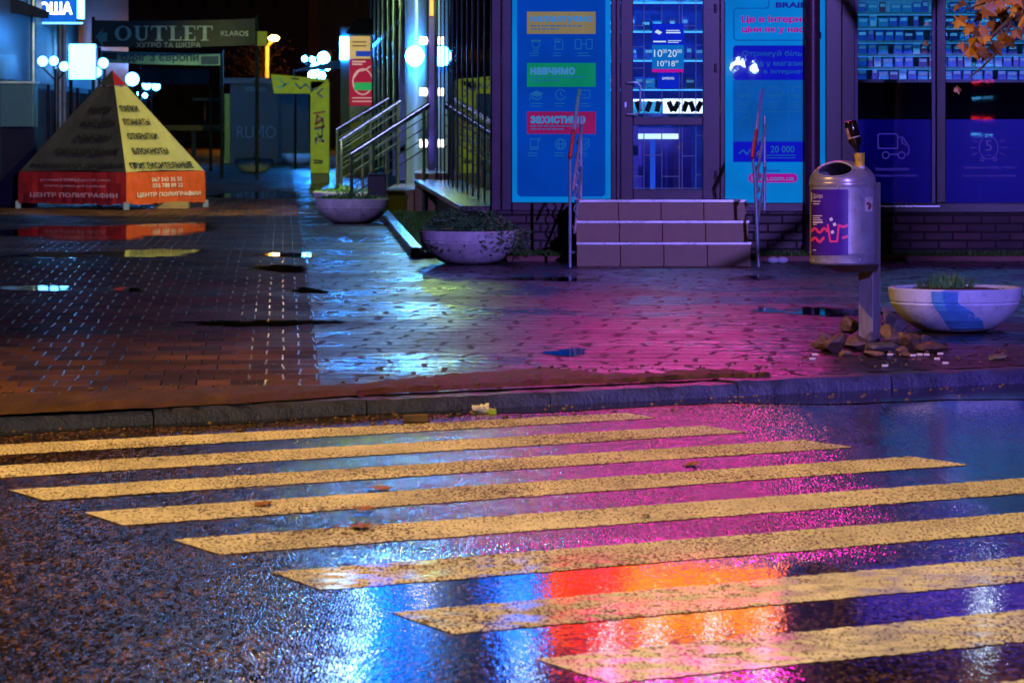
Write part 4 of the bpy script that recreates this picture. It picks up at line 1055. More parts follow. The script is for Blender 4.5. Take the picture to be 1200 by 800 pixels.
# ------------------------------------------------------------------ planters
def planter(loc, label, mat, plant, scale=1.0):
    r_ = root('planter', loc, label, 'planter', 'concrete bowl planters')
    rr, hh = .43 * scale, .285 * scale
    prof = [(.17, 0), (.20, .0), (.27, .03), (.345, .085), (.40, .15), (.418, .185), (.412, .19), (.412, .197), (.422, .203), (.43, .26), (.43, .278), (.424, .285), (.395, .285), (.388, .278), (.385, .245)]
    MB().lathe([(a * scale, b * scale) for a, b in prof], loc, 48).build('bowl', mat, r_, smooth=True, angle=35)
    rn = random.Random(loc[1]); mb = MB(); n = 26
    top = Vector(loc) + Vector((0, 0, .25 * scale))
    rings = [[top + Vector((q * rr * .895 * math.cos(2 * math.pi * i / n), q * rr * .895 * math.sin(2 * math.pi * i / n), (1 - q * q) * .03 + rn.uniform(0, .015))) for i in range(n)] for q in (.999, .75, .5, .25)]
    for a, b in zip(rings, rings[1:]):
        for i in range(n): mb.quad(a[i], a[(i + 1) % n], b[(i + 1) % n], b[i])
    mb.poly(rings[-1]); mb.build('soil', M_SOIL, r_)
    pl = root('plant', top, plant[1], 'plant', 'plants in the bowl planters')
    mb = MB()
    kind = plant[0]
    if kind == 'tuft':
        for _ in range(240):
            a = rn.uniform(0, 6.28); d = rn.random() ** .6 * .17
            p = top + Vector((plant[2] + d * math.cos(a) * 1.3, d * math.sin(a) * .8, .01)); h_ = rn.uniform(.05, .15) * (1.15 - d * 3)
            l = Vector((math.cos(a) * rn.uniform(.1, .7), math.sin(a) * .4, 0)) * h_; t = Vector((math.cos(a + 1.5), math.sin(a + 1.5), 0)) * .005
            mid = p + l * .4 + Vector((0, 0, h_ * .6)); tip = p + l + Vector((0, 0, h_))
            mb.quad(p - t, p + t, mid + t * .7, mid - t * .7); mb.tri(mid - t * .7, mid + t * .7, tip)
        for _ in range(500):
            a = rn.uniform(0, 6.28); d = math.sqrt(rn.random()) * .36
            p = top + Vector((d * math.cos(a), d * math.sin(a), .015)); leaf(mb, p, rn, .014)
    else:
        cnt, spill, hgt = plant[2]
        for _ in range(cnt):
            a = rn.uniform(0, 6.28); d = math.sqrt(rn.random()) * (.42 + spill * max(0, math.cos(a)) * rn.random())
            bump_ = hgt * (.5 + .5 * math.sin(d * 9 + a * 2)) 
            z = .02 + rn.uniform(0, 1) * bump_ * max(.2, 1 - (d / .5) ** 2) + .02
            if d > .41: z = rn.uniform(-.14, .06)
            p = top + Vector((d * math.cos(a), d * math.sin(a), z)); leaf(mb, p, rn, rn.uniform(.012, .026))
        for _ in range(cnt // 30):
            a = rn.uniform(0, 6.28); L_ = rn.uniform(.05, .13)
            p = top + Vector((rn.gauss(0, .08), rn.gauss(0, .06), .02)); q = p + Vector((math.cos(a) * L_ * .7, math.sin(a) * L_ * .7, L_)); t = Vector((math.sin(a), -math.cos(a), 0)) * .012
            m_ = p.lerp(q, .5) + Vector((0, 0, .02)); mb.quad(p, m_ + t, q, m_ - t)
    mb.build('foliage', M_LEAFPL, pl)
    return r_
def leaf(mb, p, rn, s):
    a = rn.uniform(0, 6.28); e = rn.uniform(-.5, 1.0)
    u = Vector((math.cos(a) * math.cos(e), math.sin(a) * math.cos(e), math.sin(e))) * s; w = u.cross(Vector((rn.uniform(-1, 1), rn.uniform(-1, 1), 1))).normalized() * s * .45
    mb.quad(p - u, p + w, p + u, p - w)
pg = G(1119, 388)
pR = planter((pg.x + .0, pg.y, plane_z(pg.y)), 'white bowl planter with a sky blue painted band beside the litter bin', M_CONCWHITE, ('tuft', 'grassy green tuft growing in the white planter beside the litter bin', -.05))
# the blue painted patch: a thin shell over the bowl, 2 mm proud
prof = [(.20, .003), (.27, .03), (.345, .085), (.40, .15), (.418, .185), (.412, .19), (.412, .197), (.422, .203), (.43, .26), (.43, .275)]
mb = MB(); cols = []
for i in range(13):
    cols.append([])
    for (r_, z) in prof:
        t = i / 12; a0 = R(-117 - 0 + (0 if z > .2 else (.2 - z) * 80)); a1 = R(-94 + (0 if z > .2 else (.2 - z) * 240))
        a = a0 + (a1 - a0) * t
        cols[-1].append(Vector((pg.x + (r_ + .002) * math.cos(a), pg.y + (r_ + .002) * math.sin(a), plane_z(pg.y) + z)))
for a, b in zip(cols, cols[1:]):
    for i in range(len(prof) - 1): mb.quad(a[i], b[i], b[i + 1], a[i + 1])
bowl = [c for c in pR.children if c.name.startswith('bowl')][0]
mb.build('blue_band', M_STAIN, pR, smooth=True)
planter((P(551, 300, 32.35).x, 32.1, plane_z(32.1)), 'lilac grey bowl planter overflowing with greenery at the shop corner', M_CONC, ('bush', 'bushy green plant spilling over the planter at the shop corner', (6500, .15, .20)))
planter((P(412, 262, 43.4).x, 43.6, 0), 'grey bowl planter at the end of the grass bed, nearer of two', M_CONC, ('bush', 'low green plant in the planter at the end of the grass bed', (1200, 0, .05)))
planter((P(406, 240, 47.5).x, 47.6, 0), 'pale bowl planter partly hidden behind the nearer grey one', M_CONCWHITE, ('bush', 'low green plant in the half hidden planter by the side steps', (900, 0, .04)))
planter((P(298, 200, 82).x, 82, 0), 'far white bowl planter before the dark graffiti kiosk', M_CONCWHITE, ('bush', 'dark low plant in the far white planter by the kiosk', (300, 0, .03)))
planter((P(350, 190, 95).x, 95, 0), 'far white bowl planter behind the yellow green arch', M_CONCWHITE, ('bush', 'dark low plant in the far planter behind the arch', (300, 0, .03)))

# ------------------------------------------------------------------ litter bin with bottle and cup
bz = plane_z(23.4)
bin_ = root('litter_bin', (2.24, 23.42, bz), 'grey metal street litter bin on a post with a purple poster', 'litter bin')
M_BINM = pbr('bin grey metal', (.30, .31, .36), .45, metal=.2, var=.25, vscale=5, bump=.08, dirt=.35)
ptop = P(0, 214, 23.42).z; pq = []
for k in range(4):
    a = R(-90 + 12 + 90 * k); pq.append(Vector((2.238 + .074 * math.cos(a), 23.50 + .074 * math.sin(a), bz - .05)))
MB().prism(pq[::-1], (0, 0, ptop - bz + .05)).build('post', pbr('post galvanised', (.30, .29, .31), .42, metal=.45, var=.3, vscale=5, stretch=(6, 6, 1)), bin_, bevel=.006)
bc = Vector((P(987.5, 0, 23.2).x, 23.2, 0)); br_ = .203
zb, zt = P(0, 309, 23.2).z, P(0, 217, 23.2).z
MB().lathe([(br_ * .96, zb), (br_, zb + .01), (br_, zb + .06), (br_ * 1.012, zb + .065), (br_ * 1.012, zb + .075), (br_, zb + .08), (br_, zt)], bc, 48).build('body', M_BINM, bin_, smooth=True, angle=30)
zd = zt
hd = P(0, 188, 23.2).z - zd
def dome_pt(az, el, lift=0.0):
    rr = br_ * 1.01
    return Vector((bc.x + (rr + lift) * math.cos(el) * math.cos(az), bc.y + (rr + lift) * math.cos(el) * math.sin(az), zd + .02 + (hd - .02 + lift) * math.sin(el)))
MAZ, MEL, SAZ, SEL = R(-116), R(42), R(44), R(27)
def in_mouth(az, el):
    d = (az - MAZ + math.pi) % (2 * math.pi) - math.pi
    return (d / SAZ) ** 2 + ((el - MEL) / SEL) ** 2 < 1
dome = MB().lathe([(br_ * 1.02, zd - .004), (br_ * 1.025, zd + .004), (br_ * 1.02, zd + .018), (br_ * 1.012, zd + .021)], bc, 48)
na, ne = 144, 40
for ly in (0.0, -.006):
    for i in range(na):
        for k in range(ne):
            a0, a1 = 2 * math.pi * i / na, 2 * math.pi * (i + 1) / na; e0, e1 = R(89.5) * k / ne, R(89.5) * (k + 1) / ne
            if in_mouth((a0 + a1) / 2, (e0 + e1) / 2): continue
            q = [dome_pt(a0, e0, ly), dome_pt(a1, e0, ly), dome_pt(a1, e1, ly), dome_pt(a0, e1, ly)]
            dome.quad(*(q if ly == 0 else q[::-1]))
dome_o = dome.build('dome', pbr('dome metal', (.36, .34, .37), .32, metal=.4, var=.3, bump=.15, bscale=12, dirt=.3), bin_, smooth=False)
bm = bmesh.new(); bm.from_mesh(dome_o.data); bmesh.ops.remove_doubles(bm, verts=bm.verts, dist=1e-5); bm.to_mesh(dome_o.data); bm.free()
dome_o.data.polygons.foreach_set('use_smooth', [True] * len(dome_o.data.polygons)); dome_o.data.set_sharp_from_angle(angle=R(50))
# mouth: dark oval lying on the dome's front left slope, with a rim
def mouth(lift, s):
    return [dome_pt(MAZ + s * SAZ * math.cos(a), MEL + s * SEL * math.sin(a), lift) for a in [2 * math.pi * i / 36 for i in range(36)]]
mo = mouth(.0, 1.0)
MB().lathe([(br_ * .9, zd - .12), (br_ * .9, zd + .01)], bc, 32).build('mouth_shade', pbr('bin mouth black', (.003, .003, .004), .9, spec=.05), bin_)  # black plug, shade of the inside put into its colour
MB().tube(mo + [mo[0]], .006, 6, cap=False).build('mouth_rim', M_BINM, bin_, smooth=True)
MB().hexa([(bc.x - .02, 23.30, zb - .055), (2.26, 23.30, zb - .055), (2.26, 23.5, zb - .055), (bc.x - .02, 23.5, zb - .055)], [(bc.x - .15, 23.1, zb - .002), (2.26, 23.1, zb - .002), (2.26, 23.415, zb - .002), (bc.x - .15, 23.415, zb - .002)]).build('bracket', M_BINM, bin_)
def on_bin(px, py, lift=.003):
    """point of the bin's skin seen at that pixel"""
    s = (px - 600) / F
    # ray x = s*Y; circle
    A = 1 + s * s; B = -2 * (s * bc.x + bc.y); rr = br_ + lift; C_ = bc.x ** 2 + bc.y ** 2 - rr * rr
    disc = max(0, B * B - 4 * A * C_); Y = (-B - math.sqrt(disc)) / (2 * A)
    return P(px, py, Y)
def bin_patch(x0, x1, yt, yb, mat, name, lift, parent, n=14):
    mb = MB()
    for i in range(n):
        a = x0 + (x1 - x0) * i / n; b = x0 + (x1 - x0) * (i + 1) / n
        mb.quad(on_bin(a, yb, lift), on_bin(b, yb, lift), on_bin(b, yt, lift), on_bin(a, yt, lift))
    return mb.build(name, mat, parent, smooth=True, angle=60)
pst = bin_patch(950.6, 994, 222, 299, pbr('bin poster purple', (.055, .012, .25), .35, var=.2), 'poster', .0025, bin_, 20)
M_PINK = pbr('poster pink', (.85, .06, .22), .4, var=.1); M_PWHITE = pbr('poster white', (.75, .70, .72), .4, var=.1)
def bline(mb, pts, w, lift=.005):
    pts = [Vector(p) for p in pts]
    for a, b in zip(pts, pts[1:]):
        L_ = (b - a).length; k_ = max(1, int(L_ / 2)); t = (b - a).normalized(); n = Vector((-t.y, t.x)) * w / 2
        for i in range(k_):
            p, q = a.lerp(b, i / k_) - t * .3, a.lerp(b, (i + 1) / k_) + t * .3
            mb.quad(*[on_bin(v.x, v.y, lift) for v in (p + n, q + n, q - n, p - n)])
mb = MB()
for dy in (0, 11): bline(mb, [(951 + i * .75, 270 + dy + 2.4 * math.sin(i * .42 + 2.6)) for i in range(26 if dy == 0 else 21)], 3.0)
bline(mb, [(982, 265.5), (984, 264.5), (988, 266), (993.5, 264)], 3.0); bline(mb, [(987, 279), (993.5, 277)], 3.0)
bline(mb, [(970, 263), (973, 283), (981, 283), (983, 263)], 2.4)
mb.build('pink_drawing', M_PINK, pst)
mb = MB()
for (cx, cy, r0) in ((974, 257, .3), (978, 263, .5), (975.5, 272, .2)):
    c_ = [(cx + 2.6 * math.cos(r0 + k * 1.571), cy + 2.6 * math.sin(r0 + k * 1.571)) for k in range(4)]
    mb.quad(*[on_bin(a, b, .006) for a, b in c_[::-1]])
mb.build('white_squares', M_PWHITE, pst)
def btext(s, x0, x1, yt, yb, parent, mat=M_PWHITE):
    vs, fs = text_mesh(s, .0); X0 = min(v.x for v in vs); X1 = max(v.x for v in vs); Y0 = min(v.y for v in vs); Y1 = max(v.y for v in vs)
    MB().add([on_bin(x0 + (x1 - x0) * (v.x - X0) / (X1 - X0), yb + (yt - yb) * (v.y - Y0) / (Y1 - Y0), .006) for v in vs], fs).build('lettering', mat, parent)
btext('Дніпро', 953, 964, 227, 233.5, pst); mb = MB(); bline(mb, [(951.2, 226), (951.2, 236)], 1); 
for (y, x1) in ((236, 961), (239, 960), (253, 963), (255.5, 961), (257.8, 963.5), (260.5, 964), (263, 957), (293, 956)): bline(mb, [(953, y), (x1, y)], 1.0 if y not in (260.5,) else 1.8)
mb.build('small_print', M_PWHITE, pst)
stk = bin_patch(1013.5, 1022.5, 231, 248, pbr('sticker paper', (.55, .50, .48), .5, var=.4, vscale=60), 'sticker', .003, bin_, 5)
mb = MB(); bline(mb, [(1016, 238), (1020, 240), (1018.5, 245)], 3); mb.build('sticker_print', pbr('sticker red', (.3, .05, .04), .5), stk)
mb = MB()
for (x, y) in ((953, 305.5), (966, 306), (1008, 304), (1018, 217.5), (982, 219)): mb.ball(on_bin(x, y, .002), .006, 8, 6)
mb.build('rivet', M_STEEL, bin_, smooth=True)
# cup on the dome and an upturned bottle in it
cp = dome_pt(R(-55), R(58), 0); cp.z -= .022
cup = root('paper_cup', cp, 'yellow and white paper cup standing on the litter bin', 'cup')
cb = P(1007.5, 205, cp.y)
Yc = cp.y
c0 = P(1008.5, 203, Yc); c1 = P(1007, 179.5, Yc)
zax = (c1 - c0); hc = zax.length
Mc = zax.to_track_quat('Z', 'Y').to_matrix()
MB().lathe([(.024, 0), (.026, .002), (.028, hc * .35)], c0, 20, M=Mc).build('lower_cup', pbr('cup white', (.7, .68, .6), .5), cup, smooth=True)
MB().lathe([(.028, hc * .351), (.033, hc * .96), (.035, hc * .97), (.035, hc), (.030, hc), (.029, hc * .9)], c0, 20, M=Mc).build('upper_cup', pbr('cup yellow', (.62, .42, .03), .45, var=.6, vscale=30), cup, smooth=True)
bot = root('glass_bottle', c1, 'dark upturned bottle with a pale label stuck in the cup', 'bottle')
b0 = P(1006.5, 184, Yc); b1 = P(996, 141.5, Yc)
zax = b1 - b0; hb = zax.length; Mb = zax.to_track_quat('Z', 'Y').to_matrix()
MB().lathe([(.011, 0), (.0135, .003), (.0135, .012), (.011, .015), (.012, hb * .16), (.020, hb * .26), (.036, hb * .38), (.0385, hb * .44), (.0385, hb * .95), (.035, hb * .985), (.026, hb)], b0, 28, M=Mb).build('glass', pbr('brown bottle glass', (.012, .006, .004), .06, spec=.9), bot, smooth=True, angle=50)
mb = MB(); n = 12
for i in range(n):
    a0 = R(-150 + 110 * i / n) ; a1 = R(-150 + 110 * (i + 1) / n)
    # label faces the camera: find local angles by world direction
    fr = [b0 + Mb @ Vector((.0393 * math.cos(a), .0393 * math.sin(a), z)) for z, a in ((hb * .52, a0), (hb * .52, a1), (hb * .82, a1), (hb * .82, a0))]
    mb.quad(*fr)
lab_o = mb.build('label', pbr('bottle label', (.50, .33, .28), .5, var=.6, vscale=50), bot, smooth=True)
mb = MB().lathe([(.0392, hb * .53), (.0392, hb * .56)], b0, 24, M=Mb).build('label_band', pbr('label band', (.45, .38, .30), .5), bot, smooth=True)

# ------------------------------------------------------------------ rubble stones round the bin post
M_STONES = [pbr('rubble brown', (.13, .075, .045), .6, var=.5, vscale=12, bump=.7, bscale=30), pbr('rubble ochre', (.20, .12, .06), .6, var=.4, vscale=12, bump=.7, bscale=30), pbr('rubble grey', (.10, .085, .08), .55, var=.4, vscale=12, bump=.7, bscale=30)]
def stone(px, py, w, h, mi, seed, label, z=0.0):
    rn = random.Random(seed); g = G(px, py); g.z = plane_z(g.y) + z
    bm = bmesh.new(); bmesh.ops.create_icosphere(bm, subdivisions=2, radius=1)
    ph = [Vector((rn.uniform(-1, 1), rn.uniform(-1, 1), rn.uniform(-1, 1))).normalized() for _ in range(9)]
    s = g.y / F; rz = rn.uniform(0, 3); M_ = Matrix.Rotation(rz, 3, 'Z') @ Matrix.Rotation(rn.uniform(-.3, .3), 3, 'X')
    for v in bm.verts:
        c = v.co.copy()
        for p in ph:              # chop flat facets
            dd = c.dot(p) - rn.uniform(.55, .58)
            if dd > 0: c -= p * dd
        c = M_ @ c
        v.co = Vector((c.x * w * s * .62, c.y * w * s * .5, c.z * h * s * .66))
    lo = min(v.co.z for v in bm.verts)
    for v in bm.verts: v.co.z -= lo + .006
    me = bpy.data.meshes.new('rubble_stone'); bm.to_mesh(me); bm.free(); me.materials.append(M_STONES[mi])
    o = bpy.data.objects.new('rubble_stone', me); COL.objects.link(o); o.location = g; o['off'] = list(g)
    return tag(o, label, 'stone', 'rubble stones round the bin post')
stone(995, 396, 30, 22, 1, 1, 'mossy ochre stone directly left of the bin post', .03)
stone(1047, 396, 30, 34, 2, 2, 'big dark round stone leaning against the white planter', .0)
stone(963, 411, 28, 16, 0, 3, 'flat brown stone at the left end of the rubble')
stone(980, 413, 30, 20, 0, 4, 'steep brown wedge of stone near the left end of the rubble')
stone(1003, 410, 34, 18, 0, 5, 'long flat stone in front of the bin post, left side')
stone(1043, 403, 26, 20, 1, 6, 'ochre broken stone just right of the bin post')
stone(1037, 414, 40, 16, 2, 7, 'flat grey slab lying in front of the bin post')
stone(1070, 410, 26, 18, 0, 8, 'brown cube of stone below the planter bowl')
stone(1058, 403, 20, 14, 1, 9, 'small pale ochre stone under the planter rim shade')
stone(1092, 414, 38, 14, 0, 10, 'low brown stone at the right end of the rubble')
stone(1170, 422, 20, 10, 2, 11, 'lone small grey stone on the kerb paving at right')
for k, (x, y, w, h) in enumerate(((970, 401, 18, 12), (990, 417, 16, 9), (1020, 404, 20, 14), (1030, 407, 16, 10), (1056, 416, 16, 12), (1081, 404, 18, 12), (1062, 418, 18, 8), (1024, 418, 22, 9), (983, 404, 16, 10))):
    stone(x, y, w, h, k % 3, 40 + k, 'small broken stone among the rubble at the bin post')

# ------------------------------------------------------------------ litter on the road edge
def RGk(x, y): return RG(x, y)
q = RGk(563, 483)
lt = root('crumpled_cup', q, 'crumpled white cup lying in the gutter', 'litter')
rn = random.Random(4); mb = MB(); s = q.y / F
rings = []
for i in range(8):
    rings.append([q + Vector(((i / 7 - .5) * 20 * s, (3.6 + .4 * i) * s * math.cos(a) * rn.uniform(.7, 1.2), 4.6 * s + (3.6 + .35 * i) * s * math.sin(a) * rn.uniform(.75, 1.2))) for a in [2 * math.pi * k / 10 for k in range(10)]])
for a, b in zip(rings, rings[1:]):
    for k in range(10): mb.quad(a[k], a[(k + 1) % 10], b[(k + 1) % 10], b[k])
mb.poly(rings[0]); mb.build('cup_body', pbr('paper white', (.75, .72, .66), .6), lt)
q = RGk(577, 485); mb = MB(); s = q.y / F
mb.hexa([q + Vector(v) * s for v in ((-5, 2, 0), (5, 1, 0), (5, 6, 2), (-5, 6, 1))], [q + Vector(v) * s for v in ((-4, 3, 7), (4, 2, 5), (5, 6, 5), (-4, 6, 7))])
tag(mb.build('wrapper', pbr('green wrapper', (.35, .55, .04), .4), loc=q), 'yellow green wrapper beside the crumpled white cup', 'litter')
q = RGk(488, 495); s = q.y / F
rn = random.Random(9); mb = MB()
mb.hexa([q + Vector(v) * s for v in ((-16, -4, 0), (15, -5, 0), (16, 8, 0), (-15, 9, 0))], [q + Vector(v) * s for v in ((-15, -3, 9), (14, -4, 10), (15, 7, 10), (-13, 8, 9))])
tag(mb.build('brick', M_STONES[0], loc=q, bevel=.006), 'broken brown brick lying at the first zebra stripe', 'brick')
M_AUT = pbr('fallen leaf', (.32, .13, .02), .5, var=.5, vscale=40)
M_BUTT = pbr('cigarette paper', (.72, .66, .5), .6)
def flat_leaf(x, y, w, road_=True, seed=0, mat=M_AUT, name='fallen_leaf', label='', cat='leaf', group='fallen leaves on road and kerb'):
    q = RG(x, y) if road_ else G(x, y); s = q.y / F * w; rn = random.Random(seed); a0 = rn.uniform(0, 6)
    q.z += .006; mb = MB(); pts = []
    for k in range(14):
        a = a0 + 2 * math.pi * k / 14; r_ = (.55 if k % 2 else .30) * (1.15 - .3 * math.cos(a - a0)) 
        pts.append(q + Vector((r_ * s * math.cos(a), r_ * s * math.sin(a) * 2.2, rn.uniform(0, .012))))
    c = q + Vector((0, 0, .010))
    for i in range(14): mb.tri(c, pts[i], pts[(i + 1) % 14])
    return tag(mb.build(name, mat, loc=q), label, cat, group)
flat_leaf(812, 545, 20, True, 1, label='thin brown leaf on the third zebra stripe at right')
flat_leaf(310, 593, 22, True, 2, label='brown leaf lying on the fourth zebra stripe at left')
flat_leaf(425, 598, 26, True, 3, label='brown leaf in the gap above the fifth zebra stripe')
flat_leaf(445, 573, 30, True, 4, label='long brown leaf in the gap above the fourth stripe')
flat_leaf(420, 620, 26, True, 5, label='brown leaf on the fifth zebra stripe')
flat_leaf(757, 607, 10, True, 6, mat=M_STONES[2], label='small dark leaf scrap on the fifth stripe at right')
flat_leaf(1115, 446, 18, True, 7, label='ochre leaf in the gutter below the planter')
flat_leaf(1185, 443, 16, True, 8, label='ochre leaf in the gutter at the right edge')
flat_leaf(870, 447, 14, True, 9, label='ochre leaf in the gutter mid kerb')
rn = random.Random(12)
for k, (x, y) in enumerate(((955, 418), (992, 417), (1043, 418), (1060, 417), (1078, 418), (1086, 418), (1098, 423), (1037, 431), (1102, 417), (1070, 419), (1108, 428), (952, 423), (1140, 446), (1062, 448))):
    q = G(x, y) if y < 440 else RG(x, y); a = rn.uniform(-.3, .3); L_ = .034
    q.z += .012
    o = MB().tube([q - Vector((L_ / 2 * math.cos(a), L_ * .5 * math.sin(a), 0)), q + Vector((L_ / 2 * math.cos(a), L_ * .5 * math.sin(a), 0))], .008, 8).build('cigarette_butt', M_BUTT, loc=q)
    tag(o, 'pale cigarette butt lying on the wet paving by the rubble', 'cigarette butt', 'cigarette butts round the rubble')
for k, x in enumerate((906, 917)):
    q = G(x, 309); o = MB().ball(q + Vector((0, 0, .03)), .042, 10, 6, (1.2, .8, .7)).build('crumpled_bag', pbr('bag white', (.6, .65, .75), .4), loc=q, smooth=False)
    tag(o, 'small crumpled white bag at the wall, ' + ('nearer the handrail' if k == 0 else 'nearer the downpipe'), 'litter')

# ------------------------------------------------------------------ pyramid advertising tent
nc = P(148, 246, 49.6); nc.z = 0
ev = Vector((.92, 1.55, 0)); lv = Vector((-1.55, .92, 0)); ctr_ = nc + (ev + lv) * .5
pyr = root('pyramid_sign', ctr_, 'pyramid shaped printing advertisement with white faces coloured as lit and shaded, red skirt', 'advertising sign')
apex = ctr_ + Vector((.0, 0, 1.86))
ZB, ZT = .07, .495
cor = [nc, nc + ev, nc + ev + lv, nc + lv]
ins = lambda p, k: ctr_ + (p - ctr_) * k
M_TENTLIT = pbr('tent lit cloth', (.52, .47, .13), .42, var=.15, bump=.8, bscale=7, stretch=(1, 1, .4))  # warm light on this side put into the white cloth's colour
M_TENTSHADE = pbr('tent shaded cloth', (.05, .05, .055), .38, var=.2, bump=.8, bscale=7, stretch=(1, 1, .4))  # same white cloth, shade of the left side put into its colour
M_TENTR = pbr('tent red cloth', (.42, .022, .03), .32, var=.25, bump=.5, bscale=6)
M_REDLIT = pbr('tent lit red cloth', (.72, .11, .02), .32, var=.25, bump=.5, bscale=6)  # same red skirt, warm light put into its colour
M_BLACK = pbr('black lettering', (.012, .012, .015), .5)
def face_pts(i, t0, t1):
    a, b = ins(cor[i], .985) + Vector((0, 0, ZT)), ins(cor[(i + 1) % 4], .985) + Vector((0, 0, ZT))
    return a.lerp(apex, t0), b.lerp(apex, t0), b.lerp(apex, t1), a.lerp(apex, t1)
names = {0: (M_TENTLIT, M_REDLIT), 1: (M_TENTLIT, M_TENTR), 2: (M_TENTSHADE, M_TENTR), 3: (M_TENTSHADE, M_TENTR)}
rn = random.Random(8)
for i in range(4):
    mb = MB(); n = 8; rows = []
    for r_ in range(n + 1):
        a, b, _, _ = face_pts(i, .85 * r_ / n, 1)
        inw = ((ctr_ + Vector((0, 0, .8))) - (a + b) / 2).normalized()
        rows.append([a.lerp(b, c / n) + inw * (.055 * math.sin(math.pi * c / n) * (1 - .6 * r_ / n) + (rn.uniform(-.010, .010) if 0 < c < n else 0)) for c in range(n + 1)])
    for a, b in zip(rows, rows[1:]):
        for c in range(n): mb.quad(a[c], a[c + 1], b[c + 1], b[c])
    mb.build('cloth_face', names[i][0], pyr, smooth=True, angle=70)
    a, b, _, _ = face_pts(i, .85, 1); MB().tri(a, b, apex).build('apex_cap', M_TENTR if i in (0, 1) else M_TENTSHADE, pyr)
    # skirt with wrinkles
    mb = MB(); n = 22; a, b = cor[i], cor[(i + 1) % 4]
    out_ = Vector(((b - a).y, -(b - a).x, 0)).normalized()
    prev = None
    for c in range(n + 1):
        p = a.lerp(b, c / n); e = 0 if c in (0, n) else 1
        col_ = [ins(p, .99) + Vector((0, 0, ZT)), p + out_ * e * rn.uniform(-.008, .012) + Vector((0, 0, .35)), p + out_ * e * rn.uniform(-.006, .016) + Vector((0, 0, .2)), ins(p, 1.0) + out_ * e * rn.uniform(-.01, .006) + Vector((0, 0, ZB + rn.uniform(-.012, .012)))]
        if prev:
            for k in range(3): mb.quad(col_[k], prev[k], prev[k + 1], col_[k + 1])
        prev = col_
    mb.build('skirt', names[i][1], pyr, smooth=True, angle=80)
    MB().box(cor[i].x - .035, cor[i].x + .035, cor[i].y - .0, cor[i].y + .07, 0, .10).build('foot', pbr('foot plastic', (.25, .35, .4), .4), pyr)
    MB().tube([ins(cor[i], .97) + Vector((0, 0, .1)), ins(cor[i], .97) + Vector((0, 0, ZT - .01)), apex - Vector((0, 0, .03))], .012, 6).build('tent_pole', M_STEEL, pyr)
MB().box(nc.x + .28, nc.x + .75, nc.y + .75, nc.y + 1.0, 0, .09).build('ballast', pbr('wood ballast', (.35, .25, .05), .6), pyr)
def face_text(i, s, u0, u1, t, h_, mat, bold=.012, lift=.006):
    """lettering on a sloping face; u along the row at height t, 0..1"""
    a, b, _, _ = face_pts(i, t, 1); a2, b2, _, _ = face_pts(i, t + h_, 1)
    out_ = (b - a).cross(((a2 + b2) - (a + b)) / 2).normalized()
    bl = a.lerp(b, u0) + out_ * lift; w = (b - a) * (u1 - u0); v = ((a2 + b2) - (a + b)) / 2
    return text_on(s, bl, w, v, mat, pyr, bold=bold)
for s, t, u0, u1 in (('ПАПКИ', .585, .12, .66), ('ПЛАКАТЫ', .455, .12, .73), ('ОТКРЫТКИ', .315, .14, .69), ('БЛОКНОТЫ', .17, .16, .70), ('ПРИГЛАСИТЕЛЬНЫЕ', .03, .08, .90)):
    face_text(0, s, u0, u1, t, .062, M_BLACK, bold=.03)
for s, t, u0, u1 in (('КНИГИ', .575, .35, .82), ('ЖУРНАЛЫ', .445, .33, .90), ('АЛЬБОМЫ', .305, .36, .84), ('ТИРАЖИРОВАНИЕ', .165, .22, .93), ('РАЗРАБОТКА ДИЗАЙНА', .03, .08, .97)):
    face_text(3, s, u0, u1, t, .062, M_BLACK, bold=.03)
M_LPINK = pbr('skirt pink lettering', (.70, .45, .50), .5); M_LYEL = pbr('skirt cream lettering', (.85, .80, .50), .5)
def skirt_text(i, s, u0, u1, z0, z1, mat, bold=.012):
    a, b = cor[i], cor[(i + 1) % 4]; out_ = Vector(((b - a).y, -(b - a).x, 0)).normalized()
    text_on(s, a.lerp(b, u0) + out_ * .022 + Vector((0, 0, z0)), (b - a) * (u1 - u0), Vector((0, 0, z1 - z0)), mat, pyr, bold=bold)
skirt_text(0, '067 543 35 50', .30, .68, .365, .42, M_LYEL); skirt_text(0, '056 788 89 22', .31, .69, .285, .34, M_LYEL); skirt_text(0, 'ЦЕНТР ПОЛИГРАФИИ', .12, .92, .155, .225, M_LYEL, .02)
skirt_text(3, 'pressa2308@gmail.com', .22, .86, .365, .41, M_LPINK); skirt_text(3, 'www.press-pd.com.ua', .25, .82, .285, .33, M_LPINK); skirt_text(3, 'ЦЕНТР ПОЛИГРАФИИ', .12, .93, .145, .22, M_LPINK, .03)

# ------------------------------------------------------------------ left building
def lbx(Y): return -8.35 - .0565 * (Y - 75)
M_LWALL = pbr('left wall blue grey', (.05, .07, .10), .45, var=.3, bump=.1)
lb = root('left_building', (-8, 60, 0), 'dark blue lit shop building along the left side of the street', 'building')
def along3(y0, y1, d0, d1, z0, z1):
    q = [(lbx(y0) + d0, y0), (lbx(y0) + d1, y0), (lbx(y1) + d1, y1), (lbx(y1) + d0, y1)]
    return MB().hexa([(x, y, z0) for x, y in q], [(x, y, z1) for x, y in q])
along3(46, 90, -6, 0, 0, 5.5).build('wall', M_LWALL, lb)
for k, y in enumerate((49, 53, 57, 61, 65, 69, 73, 77)):
    f_ = along3(y, y + 3.2, .001, .05, .35, 1.75).build('window', M_BLUEMUL, lb)
    along3(y + .12, y + 3.08, .052, .058, .45, 1.66).build('pane', pbr('left pane', (.02, .05, .12), .08), f_)
